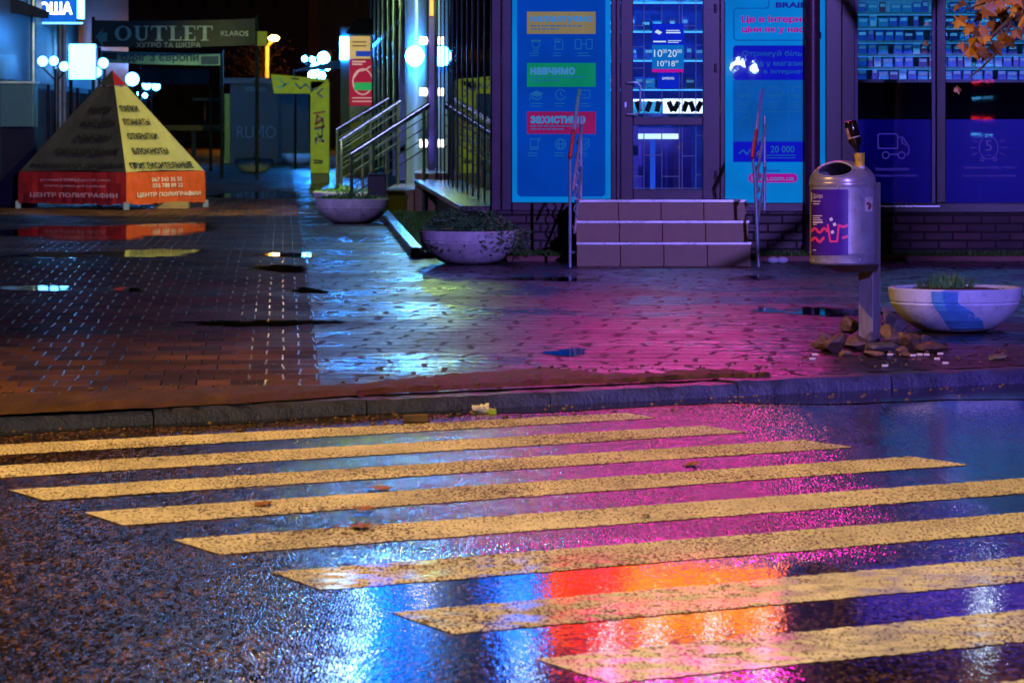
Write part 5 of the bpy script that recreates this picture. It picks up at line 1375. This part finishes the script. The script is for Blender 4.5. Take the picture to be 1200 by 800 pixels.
for (x, Y) in ((70, 63), (75, 64), (33, 57)):
    c = P(x, 0, Y); MB().tube([(max(c.x, lbx(Y) + .06), Y, 0), (max(c.x, lbx(Y) + .06), Y, 4.5)], .04, 8).build('pipe', pbr('pipe pale', (.4, .5, .55), .3, metal=.6), lb, smooth=True)
aw = root('dark_awning', P(30, 20, 54), 'dark sloping awning at the top left corner', 'awning')
a, b = P(-60, -12, 52), P(58, 21, 54)
MB().hexa([P(-80, 2, 52), P(57, 22, 54), P(50, 22, 58), P(-80, 2, 58)], [P(-80, -40, 52), P(57, 14, 54), P(50, 12, 58), P(-80, -40, 58)]).build('canopy', pbr('awning dark', (.012, .02, .04), .5), aw)
# lit shop sign facing the camera
ls = root('shop_sign', P(66, 28, 60), 'bright blue lit shop sign with white letters at top left', 'sign')
a, b = P(34, 28.5, 60), P(90, -25, 60)
MB().box(a.x, b.x, 60, 60.25, a.z, b.z).build('case', M_FRAMEB, ls)
MB().box(a.x + .01, b.x - .01, 59.985, 59.998, a.z + .02, b.z).build('face', glow('sign face blue', (.01, .16, .85), .9, .2), ls)
MB().box(a.x, b.x + .1, 59.96, 59.984, a.z, a.z + .03).build('lower_tube', glow('sign tube', (.15, .55, 1), 3), ls)
MB().box(b.x + .02, b.x + .10, 59.9, 60.2, P(0, 22, 60).z, P(0, -25, 60).z).build('side_tube', glow('sign tube strong', (.08, .45, 1), 14), ls)
M_SLET = glow('sign letters', (.85, .95, 1), 4)
ftext('РОША', 36, 85, 2.5, 17.5, 59.97, M_SLET, ls, bold=.04)
wsn = root('white_light_box', P(98, 93, 64), 'overexposed white light box sign behind the pyramid', 'sign')
a, b = P(81, 93, 64), P(112, 52, 64)
MB().box(a.x, b.x, 64, 64.2, a.z, b.z).build('case', M_FRAMEB, wsn)
MB().box(a.x, b.x, 63.985, 63.998, a.z, b.z).build('face', glow('white sign face', (.10, .42, 1), 9), wsn)
MB().tube([(a.x + .02, 64.1, 0), (a.x + .02, 64.1, a.z)], .03, 8).build('support_post', M_BLUEMUL, wsn)
cab = root('wall_cabinet', P(18, 150, 51), 'pale teal metal box hanging at the left edge', 'cabinet')
a, b = P(-12, 149, 51), P(39, 98, 51)
MB().box(a.x, b.x, 51, 51.5, a.z, b.z).build('body', pbr('teal metal', (.03, .10, .12), .4, var=.2, stretch=(8, 8, 1)), cab, bevel=.01)
MB().box(a.x - .02, b.x + .02, 50.97, 51.52, b.z + .001, b.z + .03).build('lid', pbr('teal lid', (.35, .5, .5), .3), cab)
MB().box(a.x, b.x, 51.05, 51.45, 0, a.z - .001).build('plinth', M_BLUEMUL, cab)

# ------------------------------------------------------------------ globe lamps
M_GLOBE = glow('globe bluish', (.08, .40, 1.0), 14, .02)
M_GLOBEW = glow('globe white', (.03, .30, 1.0), 260, .02)
M_POLE = pbr('lamp pole', (.02, .03, .035), .4, metal=.5)
def globe_lamp(px, Y, globes, label, mat):
    X = (px - 600) * Y / F
    r_ = root('globe_lamp', (X, Y, 0), label, 'street lamp', 'globe street lamps')
    ztop = max(P(0, g[1], Y).z for g in globes)
    MB().tube([(X, Y, 0), (X, Y, .3), (X, Y, .32), (X, Y, ztop - .12)], [.07, .07, .035, .03], 10).build('pole', M_POLE, r_, smooth=True)
    for (gx, gy, gr) in globes:
        c = P(gx, gy, Y); rad = gr * Y / F
        MB().ball(c, rad, 18, 12).build('globe', mat, r_, smooth=True)
        MB().tube([(X, Y, min(c.z - rad, ztop - .3)), (c.x, Y + .001, c.z - rad - .02), (c.x, Y, c.z - rad + .01)], .014, 6).build('arm', M_POLE, r_, smooth=True)
    return r_
globe_lamp(66, 55, [(50, 72, 6), (63, 71.5, 5.5), (75, 78, 5.5)], 'lamp post with three white globes in front of the left building', M_GLOBE)
globe_lamp(122, 68, [(121, 74, 6), (113, 85, 6)], 'lamp post with two globes behind the pyramid tip', M_GLOBE)
globe_lamp(155, 78, [(155, 93, 8)], 'single large globe lamp right of the pyramid tip', M_GLOBE)
globe_lamp(177, 95, [(172, 100, 5.5), (183, 101.5, 5)], 'lamp post with two small globes right of the large single globe', M_GLOBE)
globe_lamp(377, 90, [(379, 68, 7), (370, 79, 5.5), (384, 79, 4), (366, 88, 5), (377, 89, 4.5)], 'lamp post with a cluster of white globes above the yellow green arch', M_GLOBEW)
globe_lamp(362, 120, [(357, 69, 3.2), (366, 70, 3.2)], 'distant lamp post with two tiny globes beside the cluster', M_GLOBEW)
globe_lamp(170, 115, [(170, 112, 2.5), (163, 110, 2)], 'farthest tiny globe lamp near the pyramid edge', M_GLOBEW)

# ------------------------------------------------------------------ banners over the street
def banner(x0, x1, yt, yb, Y, mat, label, skew=0.0, sag=2.0, frame_ext=None):
    r_ = root('street_banner', P((x0 + x1) / 2, yb, Y), label, 'banner')
    mb = MB(); n = 16; prev = None
    for i in range(n + 1):
        t = i / n; x = x0 + (x1 - x0) * t; dy = skew * t + sag * math.sin(math.pi * t)
        w = .03 * math.sin(t * 9); a, b = P(x, yt + dy, Y), P(x, yb + dy, Y); a.y += w; b.y += w
        if prev: mb.quad(prev[1], b, a, prev[0])
        prev = (a, b)
    mb.build('cloth', mat, r_, smooth=True)
    for x, s in ((x0, -1), (x1, 1)):
        yy = yt + (skew if s > 0 else 0)
        X = P(x, 0, Y).x
        MB().tube([(X + s * .03, Y + .05, 0), (X + s * .03, Y + .05, P(x, yy - 4, Y).z)], .035, 8).build('pole', M_POLE, r_, smooth=True)
    return r_
b1_ = banner(111, 299, 24, 55, 72, pbr('banner dark cloth', (.025, .02, .03), .5), 'dark street banner with large pale serif word and arrow', -2, 1.5)
M_BL = pbr('banner lettering', (.85, .88, .88), .5)
bY = 71.9
def slab(mb, *r):
    for (x0, x1, y0, y1) in r: mb.quad(P(x0, y1, bY), P(x1, y1, bY), P(x1, y0, bY), P(x0, y0, bY))
def serif_letter(ch, x0, x1, yt, yb):
    mb = MB(); w = x1 - x0
    if ch == 'O':
        o_ = fcircle((x0 + x1) / 2, (yt + yb) / 2, w / 2, (yb - yt) / 2, 28); i_ = fcircle((x0 + x1) / 2, (yt + yb) / 2, w / 2 - 4.6, (yb - yt) / 2 - 1.5, 28)
        for k in range(28): mb.quad(P(*o_[k], bY), P(*o_[(k + 1) % 28], bY), P(*i_[(k + 1) % 28], bY), P(*i_[k], bY))
    elif ch == 'U':
        slab(mb, (x0, x0 + 9, yt, yt + 1.3), (x1 - 7, x1, yt, yt + 1.3), (x0 + 2.3, x0 + 6.6, yt + 1.3, yb - 6), (x1 - 4.4, x1 - 2.6, yt + 1.3, yb - 6))
        o_ = fcircle((x0 + x1) / 2, yb - 6, w / 2 - 2.4, 6, 14, 0, 180); i_ = fcircle((x0 + x1) / 2 + 1.1, yb - 6, w / 2 - 5.4, 4.4, 14, 0, 180)
        for k in range(14): mb.quad(P(*o_[k], bY), P(*o_[k + 1], bY), P(*i_[k + 1], bY), P(*i_[k], bY))
    elif ch == 'T':
        m_ = (x0 + x1) / 2
        slab(mb, (x0, x1, yt, yt + 1.6), (x0, x0 + 1.3, yt + 1.6, yt + 5), (x1 - 1.3, x1, yt + 1.6, yt + 5), (m_ - 2.2, m_ + 2.2, yt + 1.6, yb - 1.3), (m_ - 4.5, m_ + 4.5, yb - 1.3, yb))
    elif ch in 'LE':
        slab(mb, (x0, x0 + 8.5, yt, yt + 1.3), (x0 + 2.2, x0 + 6.6, yt + 1.3, yb - 1.5), (x0, x1, yb - 1.5, yb), (x1 - 1.4, x1, yb - 5, yb - 1.5))
        if ch == 'E': slab(mb, (x0 + 8.5, x1, yt, yt + 1.5), (x1 - 1.4, x1, yt + 1.5, yt + 4.6), (x0 + 6.6, x1 - 4, (yt + yb) / 2 - .8, (yt + yb) / 2 + .7))
    mb.build('lettering', M_BL, b1_)
for ch, x0, x1 in (('O', 134.5, 154), ('U', 156.5, 175), ('T', 177, 195.5), ('L', 198, 212.5), ('E', 214.5, 229), ('T', 231, 249)): serif_letter(ch, x0, x1, 30.5, 48)
ftext('ХУТРО ТА ШКІРА', 160, 235, 50, 56, bY, M_BL, b1_, bold=-.004); ftext('KLAROS', 259, 291, 36.5, 42.5, bY, M_BL, b1_, bold=.01)
MB().prism([P(*p, bY) for p in ((112, 43.5), (120.5, 33), (120.5, 38.5), (125.5, 38.5), (125.5, 49), (120.5, 49), (120.5, 54.5))], (0, .004, 0)).build('arrow', pbr('arrow cyan', (.25, .55, .62), .5), b1_)
frect(300, 313, 37, 54, 72.02, .01).build('yellow_panel', pbr('yellow panel', (.50, .48, .05), .5), b1_)
b2_ = banner(118, 258, 59.5, 73.5, 74, pbr('banner pale blue', (.40, .85, .95), .45), 'pale blue street banner with dark blue clothing offer lettering', 3.5, .5)
ftext('одяг з європи', 142, 233, 64, 74.5, 73.9, pbr('banner blue letters', (.05, .15, .45), .5), b2_, bold=.02)
frect(120, 137, 62, 70, 73.94, .006).build('dark_panel', pbr('banner panel', (.05, .14, .22), .5), b2_); frect(236, 256, 66, 75.5, 73.94, .006).build('blue_panel', pbr('banner panel blue', (.04, .12, .4), .5), b2_)
b3_ = banner(165, 245, 80, 98, 84, pbr('banner teal dim', (.08, .20, .22), .6), 'dim teal banner hanging lowest of the three', 1, .5)

# ------------------------------------------------------------------ mid-distance street furniture
M_LIME = pbr('lime board', (.40, .50, .03), .45, var=.25, bump=.1)
ar = root('lime_arch', P(375, 215, 68.5), 'yellow green L shaped promotional frame covered with graffiti', 'sign frame')
aY = 68.5
a, b = P(363.5, 203, aY), P(386, 95, aY)
MB().box(a.x, b.x, aY, aY + .3, a.z, b.z).build('upright', M_LIME, ar, bevel=.01)
MB().hexa([P(321, 110, aY), P(363.3, 110, aY), P(363.3, 110, aY + .3), P(321, 110, aY + .3)], [P(317, 87, aY), P(386, 93, aY), P(386, 93, aY + .3), P(317, 87, aY + .3)]).build('crossbeam', M_LIME, ar, bevel=.006)
c = P(363.6, 215, aY); MB().box(c.x, b.x - .01, aY + .02, aY + .28, 0, a.z - .001).build('base', pbr('arch base', (.03, .05, .05), .5), ar)
for k, (col_, strokes) in enumerate((((.25, .02, .10), [((368, 133), (381, 131)), ((372, 135), (370, 146), (378, 141), (379, 149)), ((369, 150), (380, 148))]), ((.04, .12, .5), [((369, 152), (378, 150), (377, 160), (370, 162), (370, 168)), ((372, 156), (379, 166)), ((346, 98), (352, 104), (358, 99), (366, 106), (372, 103)), ((378, 104), (372, 110), (378, 114))]), ((.30, .10, .45), [((371, 136), (378, 139), (372, 143)), ((370, 164), (379, 166))]), ((.02, .02, .02), [((368, 188), (378, 189)), ((368, 191), (377, 191)), ((342, 92), (350, 93))]), ((.10, .45, .55), [((326, 92), (334, 99), (330, 104)), ((324, 103), (338, 98))]))):
    mb = MB()
    for s in strokes: fline(mb, s, aY - .006, 2.2)
    mb.build('graffiti', pbr('graffiti %d' % k, col_, .5), ar)
ko = root('dark_kiosk', P(302, 190, 98), 'dark kiosk with pale graffiti letters behind the far white planter', 'kiosk')
a, b = P(270, 190, 98), P(362, 98, 98)
M_KIOSK = pbr('kiosk dark', (.02, .03, .045), .5)
MB().box(a.x, b.x, 98, 100.5, 0, b.z).build('wall', M_KIOSK, ko)
MB().box(a.x - .15, b.x + .15, 97.7, 100.7, b.z + .001, b.z + .14).build('roof', pbr('kiosk roof', (.03, .05, .07), .4), ko)
ftext('RUИO', 278, 323, 147, 162, 97.97, pbr('graffiti pale', (.10, .25, .32), .5), ko, bold=-.02)
c = P(267, 0, 97.6); MB().box(c.x - .07, c.x + .07, 97.4, 97.55, 0, P(0, 110, 97.5).z).build('yellow_post', pbr('yellow post', (.40, .30, .02), .5), ko)
frect(287, 312, 102, 107, 97.98, .01).build('name_board', pbr('kiosk board', (.06, .14, .17), .5), ko)
ben = root('low_stage', P(230, 165, 120), 'low yellow wooden stage with red posts in the far left', 'stage')
a, b = P(192, 153, 112), P(266, 148, 112)
MB().box(a.x, b.x, 112, 113.5, P(0, 153, 112).z, P(0, 147, 112).z).build('deck', pbr('stage wood', (.40, .26, .04), .5), ben)
for x in (196, 226, 262): MB().box(P(x, 0, 112).x - .06, P(x, 0, 112).x + .06, 112.2, 112.4, 0, P(0, 153.1, 112).z).build('leg', M_KIOSK, ben)
for x in (239, 257): MB().box(P(x, 0, 112).x - .03, P(x, 0, 112).x + .03, 112.3, 112.36, P(0, 146.9, 112).z, P(0, 118, 112).z).build('red_post', pbr('red post', (.30, .03, .04), .5), ben)
MB().box(P(225, 0, 112).x, P(262, 0, 112).x, 112.2, 113, P(0, 118, 112).z, P(0, 115, 112).z).build('canopy', pbr('stage canopy', (.03, .12, .12), .5), ben)
# building with the advertising panels
ad = root('advert_kiosk', P(420, 200, 77), 'narrow teal kiosk covered with red and yellow adverts beside the railings', 'kiosk')
a, b = P(399, 205, 77), P(444, 32, 77)
MB().box(a.x, b.x, 77, 80, 0, b.z).build('wall', pbr('advert kiosk wall', (.03, .09, .11), .5), ad)
MB().hexa([P(405, 40, 76), P(452, 40, 76), P(452, 40, 77), P(405, 40, 77)], [P(418, 22, 76.6), P(452, 22, 76.6), P(452, 22, 77), P(418, 22, 77)]).build('awning', pbr('advert awning', (.01, .03, .06), .5), ad)
AY = 76.95
frect(408.5, 434, 42.5, 69, AY, .03).build('yellow_poster', glow('yellow poster lit', (.72, .50, .18), .75), ad)
frect(434.2, 440, 45, 69, AY, .03).build('stripe_poster', pbr('stripe poster', (.45, .06, .2), .5), ad)
frect(409.5, 441, 70, 124, AY, .03).build('red_poster', glow('red poster lit', (.42, .02, .06), .7, .1), ad)
frect(409.5, 436, 124.3, 141, AY, .03).build('white_poster', pbr('white poster', (.55, .62, .6), .5), ad)
frect(411, 440, 142, 175, AY, .03).build('lime_poster', pbr('lime poster', (.40, .45, .03), .5), ad)
mb = MB(); fline(mb, fcircle(425, 96, 11.5, 15, 22), AY - .01, 1.2, True); fline(mb, [(414, 92), (420, 84), (428, 82), (434, 78)], AY - .01, 1.2)
for y in (72.5, 75.5): fline(mb, [(413, y), (428 - (y > 75) * 4, y)], AY - .01, 1.6)
for y in (115, 119): fline(mb, [(413, y), (436, y)], AY - .01, 1.0)
mb.build('poster_drawing', glow('poster pale line', (.85, .55, .5), .7), ad)
frect(415, 436, 97, 106, AY - .012, .006).build('green_device', glow('poster green device', (.03, .45, .12), .7), ad)
frect(417, 434, 60, 66.5, AY - .012, .006).build('blue_patch', glow('poster blue patch', (.02, .06, .45), .8), ad)
mb = MB()
for y in (49.5, 54): fline(mb, [(413, y), (429, y)], AY - .01, 1.2)
mb.build('poster_text', M_BLACK, ad)
frect(398.5, 408, 44, 70, AY + .01, .03).build('light_box', glow('advert light box', (.02, .26, 1), 300), ad)
cw = root('white_canopy', P(365, 90, 86), 'lit white canopy behind the globe cluster', 'canopy')
MB().hexa([P(343, 84, 86), P(408, 80, 80), P(408, 79, 84), P(345, 83, 90)], [P(353, 81, 86), P(408, 69, 80), P(408, 68, 84), P(355, 80, 90)]).build('fabric', pbr('canopy white', (.65, .72, .72), .6), cw)
for x, Y in ((346, 87), (405, 81)): MB().tube([(P(x, 0, Y).x, Y, 0), (P(x, 0, Y).x, Y, P(0, 81, Y).z)], .03, 6).build('pole', M_POLE, cw)
# far orange street lamp
so = root('street_lamp', P(314, 175, 135), 'far orange glowing street lamp above the dark kiosk', 'street lamp')
MB().tube([(P(313, 0, 135).x, 135, 0), (P(313, 0, 135).x, 135, P(0, 55, 135).z), (P(320, 0, 135).x, 134.8, P(0, 47, 135).z)], .07, 8).build('pole', pbr('lamp post ochre', (.40, .28, .10), .5), so, smooth=True)
MB().ball(P(321, 45, 134.8), .16, 14, 8, (1.2, 1, .7)).build('lantern', glow('sodium lamp', (1, .50, .08), 55), so, smooth=True)
# bare autumn tree by the orange lamp
ft = root('bare_tree', P(300, 175, 140), 'sparse autumn tree lit orange by the far lamp', 'tree')
base = P(300, 175, 140); base.z = 0
mb = MB().tube([base, base + Vector((.1, 0, 2)), base + Vector((.3, 0, 3.4))], [.12, .09, .05], 8); rn = random.Random(17); tips = []
for k in range(16):
    a = rn.uniform(0, 6.28); h_ = rn.uniform(1.6, 3.4); p = base + Vector((.09 * h_, 0, h_)); q = p + Vector((math.cos(a) * rn.uniform(.5, 1.4), math.sin(a), rn.uniform(.2, .9))); mb.tube([p, p.lerp(q, .5) + Vector((0, 0, .1)), q], [.03, .02, .008], 5); tips.append((p, q))
mb.build('trunk', pbr('far bark', (.08, .05, .03), .7), ft)
mb = MB()
for k in range(700):
    p, q = rn.choice(tips); c = p.lerp(q, rn.uniform(.3, 1.1)) + Vector((rn.gauss(0, .15), rn.gauss(0, .15), rn.gauss(0, .12))); leaf(mb, c, rn, .05)
mb.build('crown', pbr('far leaves', (.25, .12, .02), .6), ft)
# dark blocks closing the street
M_FAR = pbr('far facade', (.10, .07, .07), .7, var=.3)
def far_block(x0, x1, Y, yt, label, wins, mat):
    a, b = P(x0, 180, Y), P(x1, yt, Y)
    r_ = root('apartment_block', ((a.x + b.x) / 2, Y, 0), label, 'building')
    MB().box(a.x, b.x, Y, Y + 12, 0, b.z).build('wall', mat, r_)
    for (x, y, w_, h_) in wins:
        o = frect(x, x + w_, y, y + h_, Y - .05, .048).build('window', M_BLUEMUL, r_)
        frect(x + .5, x + w_ - .5, y + .5, y + h_ - .5, Y - .06, .008).build('pane', pbr('far pane', (.01, .015, .03), .1), o)
    return r_
far_block(120, 361, 175, -60, 'dark brown far building closing the street on the left', [(150 + 28 * i, y, 9, 14) for i in range(7) for y in (-30, -4, 84, 112)], M_FAR)
t_ = far_block(361.2, 373, 170, -80, 'tall lit brick corner tower at the end of the street', [], pbr('tower brick', (.26, .12, .05), .6))
far_block(373.2, 470, 160, -70, 'dark blue far building right of the brick tower', [(380 + 20 * i, y, 8, 14) for i in range(4) for y in (-30, 0, 60)], pbr('far facade blue', (.02, .03, .05), .6))
far_block(-420, 119, 190, -40, 'wide dark building far beyond the left shops', [], M_FAR)

# ------------------------------------------------------------------ maple tree at right whose branch hangs into view
tr = root('maple_tree', (4.6, 22.5, plane_z(22.5)), 'maple tree with orange autumn leaves hanging in at the top right', 'tree')
rn = random.Random(31)
bark = MB().tube([(4.6, 22.5, -.25), (4.58, 22.5, 1.2), (4.65, 22.5, 3.2), (4.6, 22.4, 5.5)], [.17, .14, .12, .07], 12)
twigs = []
def limb(pts, r0, mb):
    mb.tube(pts, [r0 * (1 - .75 * i / (len(pts) - 1)) for i in range(len(pts))], 7)
def bp(x, y, Y=22.3): return P(x, y, Y)
limbs = [[(4.62, 22.5, 2.9), bp(1330, -60), bp(1240, -20), bp(1190, 18), bp(1160, 45)], [bp(1240, -20), bp(1200, -5, 22.2), bp(1165, 0, 22.1), bp(1130, 12, 22.1)],
         [bp(1190, 18), bp(1178, 40), bp(1168, 62), bp(1150, 80), bp(1135, 92)], [bp(1230, -10, 22.5), bp(1205, 25, 22.5), bp(1193, 45, 22.5)], [(4.62, 22.5, 3.6), (4.0, 22.4, 4.6), (3.6, 22.3, 5.4)],
         [(4.65, 22.5, 3.4), (5.3, 22.2, 4.4), (5.9, 22, 5.2)], [(4.62, 22.45, 4.2), (4.2, 22.9, 5.2), (3.9, 23.2, 6.0)], [(4.62, 22.45, 4.0), (4.9, 21.8, 5.2), (5.0, 21.3, 6.0)]]
for i, l in enumerate(limbs): limb([Vector(p) for p in l], .045 if i in (0, 4, 5, 6, 7) else .014, bark)
bark.build('trunk', pbr('maple bark', (.07, .045, .03), .7, bump=.5), tr, smooth=True)
def maple_leaf(mb, c, s, M_):
    pr_ = [(0, -.5), (.09, -.18), (.34, -.30), (.28, -.12), (.52, .02), (.34, .08), (.40, .26), (.18, .20), (.14, .34), (0, .56), (-.14, .34), (-.18, .20), (-.40, .26), (-.34, .08), (-.52, .02), (-.28, -.12), (-.34, -.30), (-.09, -.18)]
    pts = [c + M_ @ Vector((x * s, y * s, -abs(x) * s * .35)) for x, y in pr_]; cc = c + M_ @ Vector((0, -.05 * s, 0.02 * s))
    for i in range(len(pts)): mb.tri(cc, pts[i], pts[(i + 1) % len(pts)])
mb = MB()
from mathutils import Euler
vis = [(1125, 24, 26), (1148, 36, 28), (1158, 12, 26), (1165, 30, 24), (1140, 58, 30), (1155, 62, 24), (1166, 55, 26), (1175, 45, 24), (1185, 48, 22), (1192, 38, 20), (1130, 54, 18), (1150, 20, 24), (1175, 14, 26), (1190, 10, 26), (1200, 24, 26), (1120, 8, 14), (1128, 4, 16), (1180, 26, 22), (1170, 2, 26), (1195, -2, 28), (1160, -4, 26), (1085, 50, 10), (1087, 28, 6), (1123, 105, 12), (1205, 44, 22), (1142, 48, 20), (1148, 5, 20), (1186, 0, 24), (1153, 46, 22), (1135, 33, 22), (1198, 14, 22)]
for (x, y, s) in vis:
    M_ = Euler((R(90) + rn.uniform(-.7, .7), rn.uniform(-.6, .6), rn.uniform(-.8, .8))).to_matrix() @ Matrix.Rotation(rn.uniform(2.2, 4.1), 3, 'Z')
    maple_leaf(mb, P(x + rn.uniform(-1, 1), y, 22.2 + rn.uniform(-.3, .3)), s * 22.2 / F * .95, M_)
for k in range(900):
    l = limbs[rn.choice([4, 5, 6, 7])]; c = Vector(l[1]).lerp(Vector(l[-1] if l is not limbs[0] else l[2]), rn.uniform(-.1, 1.1)) + Vector((rn.gauss(0, .45), rn.gauss(0, .5), rn.gauss(.35, .5)))
    px = 600 + F * c.x / c.y; py = HZ - (c.z - ZC) * F / c.y
    if (px < 1215 and py > -22) or c.z < 4.4: continue
    M_ = Euler((R(90) + rn.uniform(-1, 1), rn.uniform(-1, 1), rn.uniform(-2, 2))).to_matrix() @ Matrix.Rotation(rn.uniform(2, 4.2), 3, 'Z')
    maple_leaf(mb, c, .12, M_)
# thin stalks of the hanging leaves
mb.build('crown', pbr('maple leaves', (.36, .15, .025), .45, var=.55, vscale=9), tr)

# ------------------------------------------------------------------ across the road, behind the camera: street lamps and a lit board
def spot(name, loc, target, energy, col, cone, blend=.6, rad=.15):
    li = bpy.data.lights.new(name, 'SPOT'); li.energy = energy; li.color = col; li.spot_size = R(cone); li.spot_blend = blend; li.shadow_soft_size = rad
    lo = bpy.data.objects.new(name, li); COL.objects.link(lo); lo.location = loc
    lo.rotation_euler = (Vector(target) - Vector(loc)).to_track_quat('-Z', 'Y').to_euler()
    return lo
def street_lamp(x, y, h, arm, label, power, colr, target, cone, blend=.6):
    z0 = plane_z(y) - .08
    r_ = root('street_lamp', (x, y, z0), label, 'street lamp')
    MB().tube([(x, y, z0), (x, y, h - .4), (x + arm * .3, y, h), (x + arm, y, h + .05)], [.10, .07, .05, .04], 12).build('pole', M_POLE, r_, smooth=True)
    MB().box(x + arm - .12, x + arm + .12, y - .35, y + .35, h - .02, h + .10).build('head', M_POLE, r_, bevel=.02)
    MB().box(x + arm - .10, x + arm + .10, y - .3, y + .3, h - .035, h - .021).build('lens', glow('lamp lens ' + label[:6], colr, 40), r_)
    return spot('street_light', (x + arm, y, h - .2), target, power, colr, cone, blend)
street_lamp(-9.4, 17.5, 9.0, 1.6, 'tall warm street lamp at the left beyond the frame', 5600, (1, .51, .09), (-.3, 15, -.4), 96, .5)
spot('street_light', (-7.8, 17.9, 8.6), (-1.3, 42, .2), 11000, (.38, .30, 1), 22, .5)  # second, violet beam added at the same pole to light the planters
street_lamp(7.0, 5.0, 8.0, -1.6, 'tall pale street lamp at the right behind the viewer', 5000, (1, .78, .48), (2.0, 13.0, -.4), 43)
li = bpy.data.lights.new('globe_light', 'POINT'); li.energy = 40; li.color = (.05, .38, 1); li.shadow_soft_size = .1
lo = bpy.data.objects.new('globe_light', li); COL.objects.link(lo); lo.location = (-7.1, 67.5, 2.5)
for loc_, en_, co_ in (((-9.2, 97, 2.6), 220, (.05, .32, 1)), ((-8.4, 133.5, 3.4), 900, (1, .42, .06))):
    li = bpy.data.lights.new('globe_light', 'POINT'); li.energy = en_; li.color = co_; li.shadow_soft_size = .15
    lo = bpy.data.objects.new('globe_light', li); COL.objects.link(lo); lo.location = loc_
mast = root('added_mast', (8, -3, plane_z(-3)), 'added unseen mast with a violet blue floodlight across the road behind the viewer', 'mast')
MB().tube([(8, -3, plane_z(-3)), (8, -3, 8.4)], [.12, .07], 12).build('pole', M_POLE, mast, smooth=True)
MB().box(7.8, 8.2, -3.0, -2.75, 7.8, 8.1).build('housing', M_POLE, mast, bevel=.02)
MB().box(7.84, 8.16, -2.748, -2.74, 7.84, 8.06).build('lens', glow('mast lens', (.35, .28, 1), 30), mast)
spot('added_flood', (8, -2.6, 7.95), (1.2, 32, .9), 31000, (.28, .19, 1), 25, .6)  # violet beam of the added mast, its cone kept off the road
spot('street_flood', (-1.12, 45.6, 4.25), (-4.3, 50.2, .7), 1700, (1, .86, .30), 75, .6)
spot('street_flood', (-1.12, 45.6, 4.25), (-4.0, 69, .9), 7000, (.85, 1, .30), 16, .6)  # extra greenish beam added to brighten the lime arch
li = bpy.data.lights.new('globe_light', 'POINT'); li.energy = 22; li.color = (.04, .28, 1); li.shadow_soft_size = .1
lo = bpy.data.objects.new('globe_light', li); COL.objects.link(lo); lo.location = (-6.45, 54.4, 2.4)
gl = root('globe_lamp', (4.7, -10, plane_z(-10)), 'lamp post with five globes across the road behind the viewer', 'street lamp', 'globe street lamps')
MB().tube([(4.7, -10, plane_z(-10)), (4.7, -10, 2.2)], .04, 8).build('pole', M_POLE, gl, smooth=True)
for x, z in ((4.52, 2.2), (4.62, 2.32), (4.75, 2.28), (4.86, 2.3), (4.95, 2.16)): MB().ball((x, -10, z), .085, 12, 8).build('globe', glow('far globe', (.7, .9, 1), 55), gl, smooth=True)
led = root('rates_board', (9.6, -10, 0), 'dark board with rows of red and cyan lit digits across the road', 'sign')
MB().box(8.7, 10.5, -10.2, -10.02, .3, 2.8).build('board', M_FRAMEB, led); MB().box(9.5, 9.7, -10.2, -10.05, -1, .3).build('post', M_POLE, led)
vY = 2 * FY + 10
for k, (y, colr) in enumerate(((76, 'c'), (97, 'r'), (117, 'c'), (138, 'r'), (158, 'c'))):
    z = ZC - (y - HZ) * vY / F; mb = MB()
    for x in (1141, 1144, 1147, 1150, 1156, 1159.5, 1163): X = (x - 600) * vY / F; mb.box(X - .02, X + .02, -10.015, -10.0, z - .022 + .01 * (x % 3), z + .026)
    mb.build('digit_row', glow('led ' + colr, (.1, .5, 1) if colr == 'c' else (1, .02, .03), 14), led)

# ------------------------------------------------------------------ world, faint fill sun, camera
w = bpy.data.worlds.new('World'); scene.world = w; w.use_nodes = True
nt = w.node_tree; nt.nodes.clear()
sky = nt.nodes.new('ShaderNodeTexSky'); sky.sky_type = 'NISHITA'; sky.sun_disc = False; sky.sun_elevation = R(2); sky.sun_rotation = R(200)
bg = nt.nodes.new('ShaderNodeBackground'); bg.inputs[1].default_value = .0008
out = nt.nodes.new('ShaderNodeOutputWorld')
nt.links.new(sky.outputs[0], bg.inputs[0]); nt.links.new(bg.outputs[0], out.inputs[0])
sl = bpy.data.lights.new('fill_sun', 'SUN'); sl.energy = .012; sl.angle = R(.5); sl.color = (.7, .8, 1)  # faint cool fill added over the whole scene
so_ = bpy.data.objects.new('fill_sun', sl); COL.objects.link(so_); so_.rotation_euler = (R(40), 0, R(200))

cam = bpy.data.cameras.new('camera'); co = bpy.data.objects.new('camera', cam); COL.objects.link(co)
co.location = (0, 0, ZC); co.rotation_euler = (R(90), 0, 0)
cam.sensor_fit = 'HORIZONTAL'; cam.sensor_width = 36; cam.lens = F / 1200 * 36
cam.shift_y = -(400 - HZ) / 1200.0
cam.clip_start = .1; cam.clip_end = 2000
cam.dof.use_dof = True; cam.dof.focus_distance = 24; cam.dof.aperture_fstop = 9
scene.camera = co
scene.render.engine = 'CYCLES'
cy = scene.cycles
cy.use_denoising = True
cy.denoiser = 'OPENIMAGEDENOISE'
cy.max_bounces = 6; cy.diffuse_bounces = 2; cy.glossy_bounces = 4; cy.transmission_bounces = 4; cy.transparent_max_bounces = 8
cy.caustics_reflective = False; cy.caustics_refractive = False
cy.sample_clamp_indirect = 6; cy.sample_clamp_direct = 0
cy.use_light_tree = True
vs_ = scene.view_settings
vs_.view_transform = 'Standard'; vs_.look = 'None'; vs_.exposure = 0; vs_.gamma = 1; vs_.use_curve_mapping = False
for o in bpy.data.objects:
    if 'off' in o: del o['off']
    if 'w' in o: del o['w']
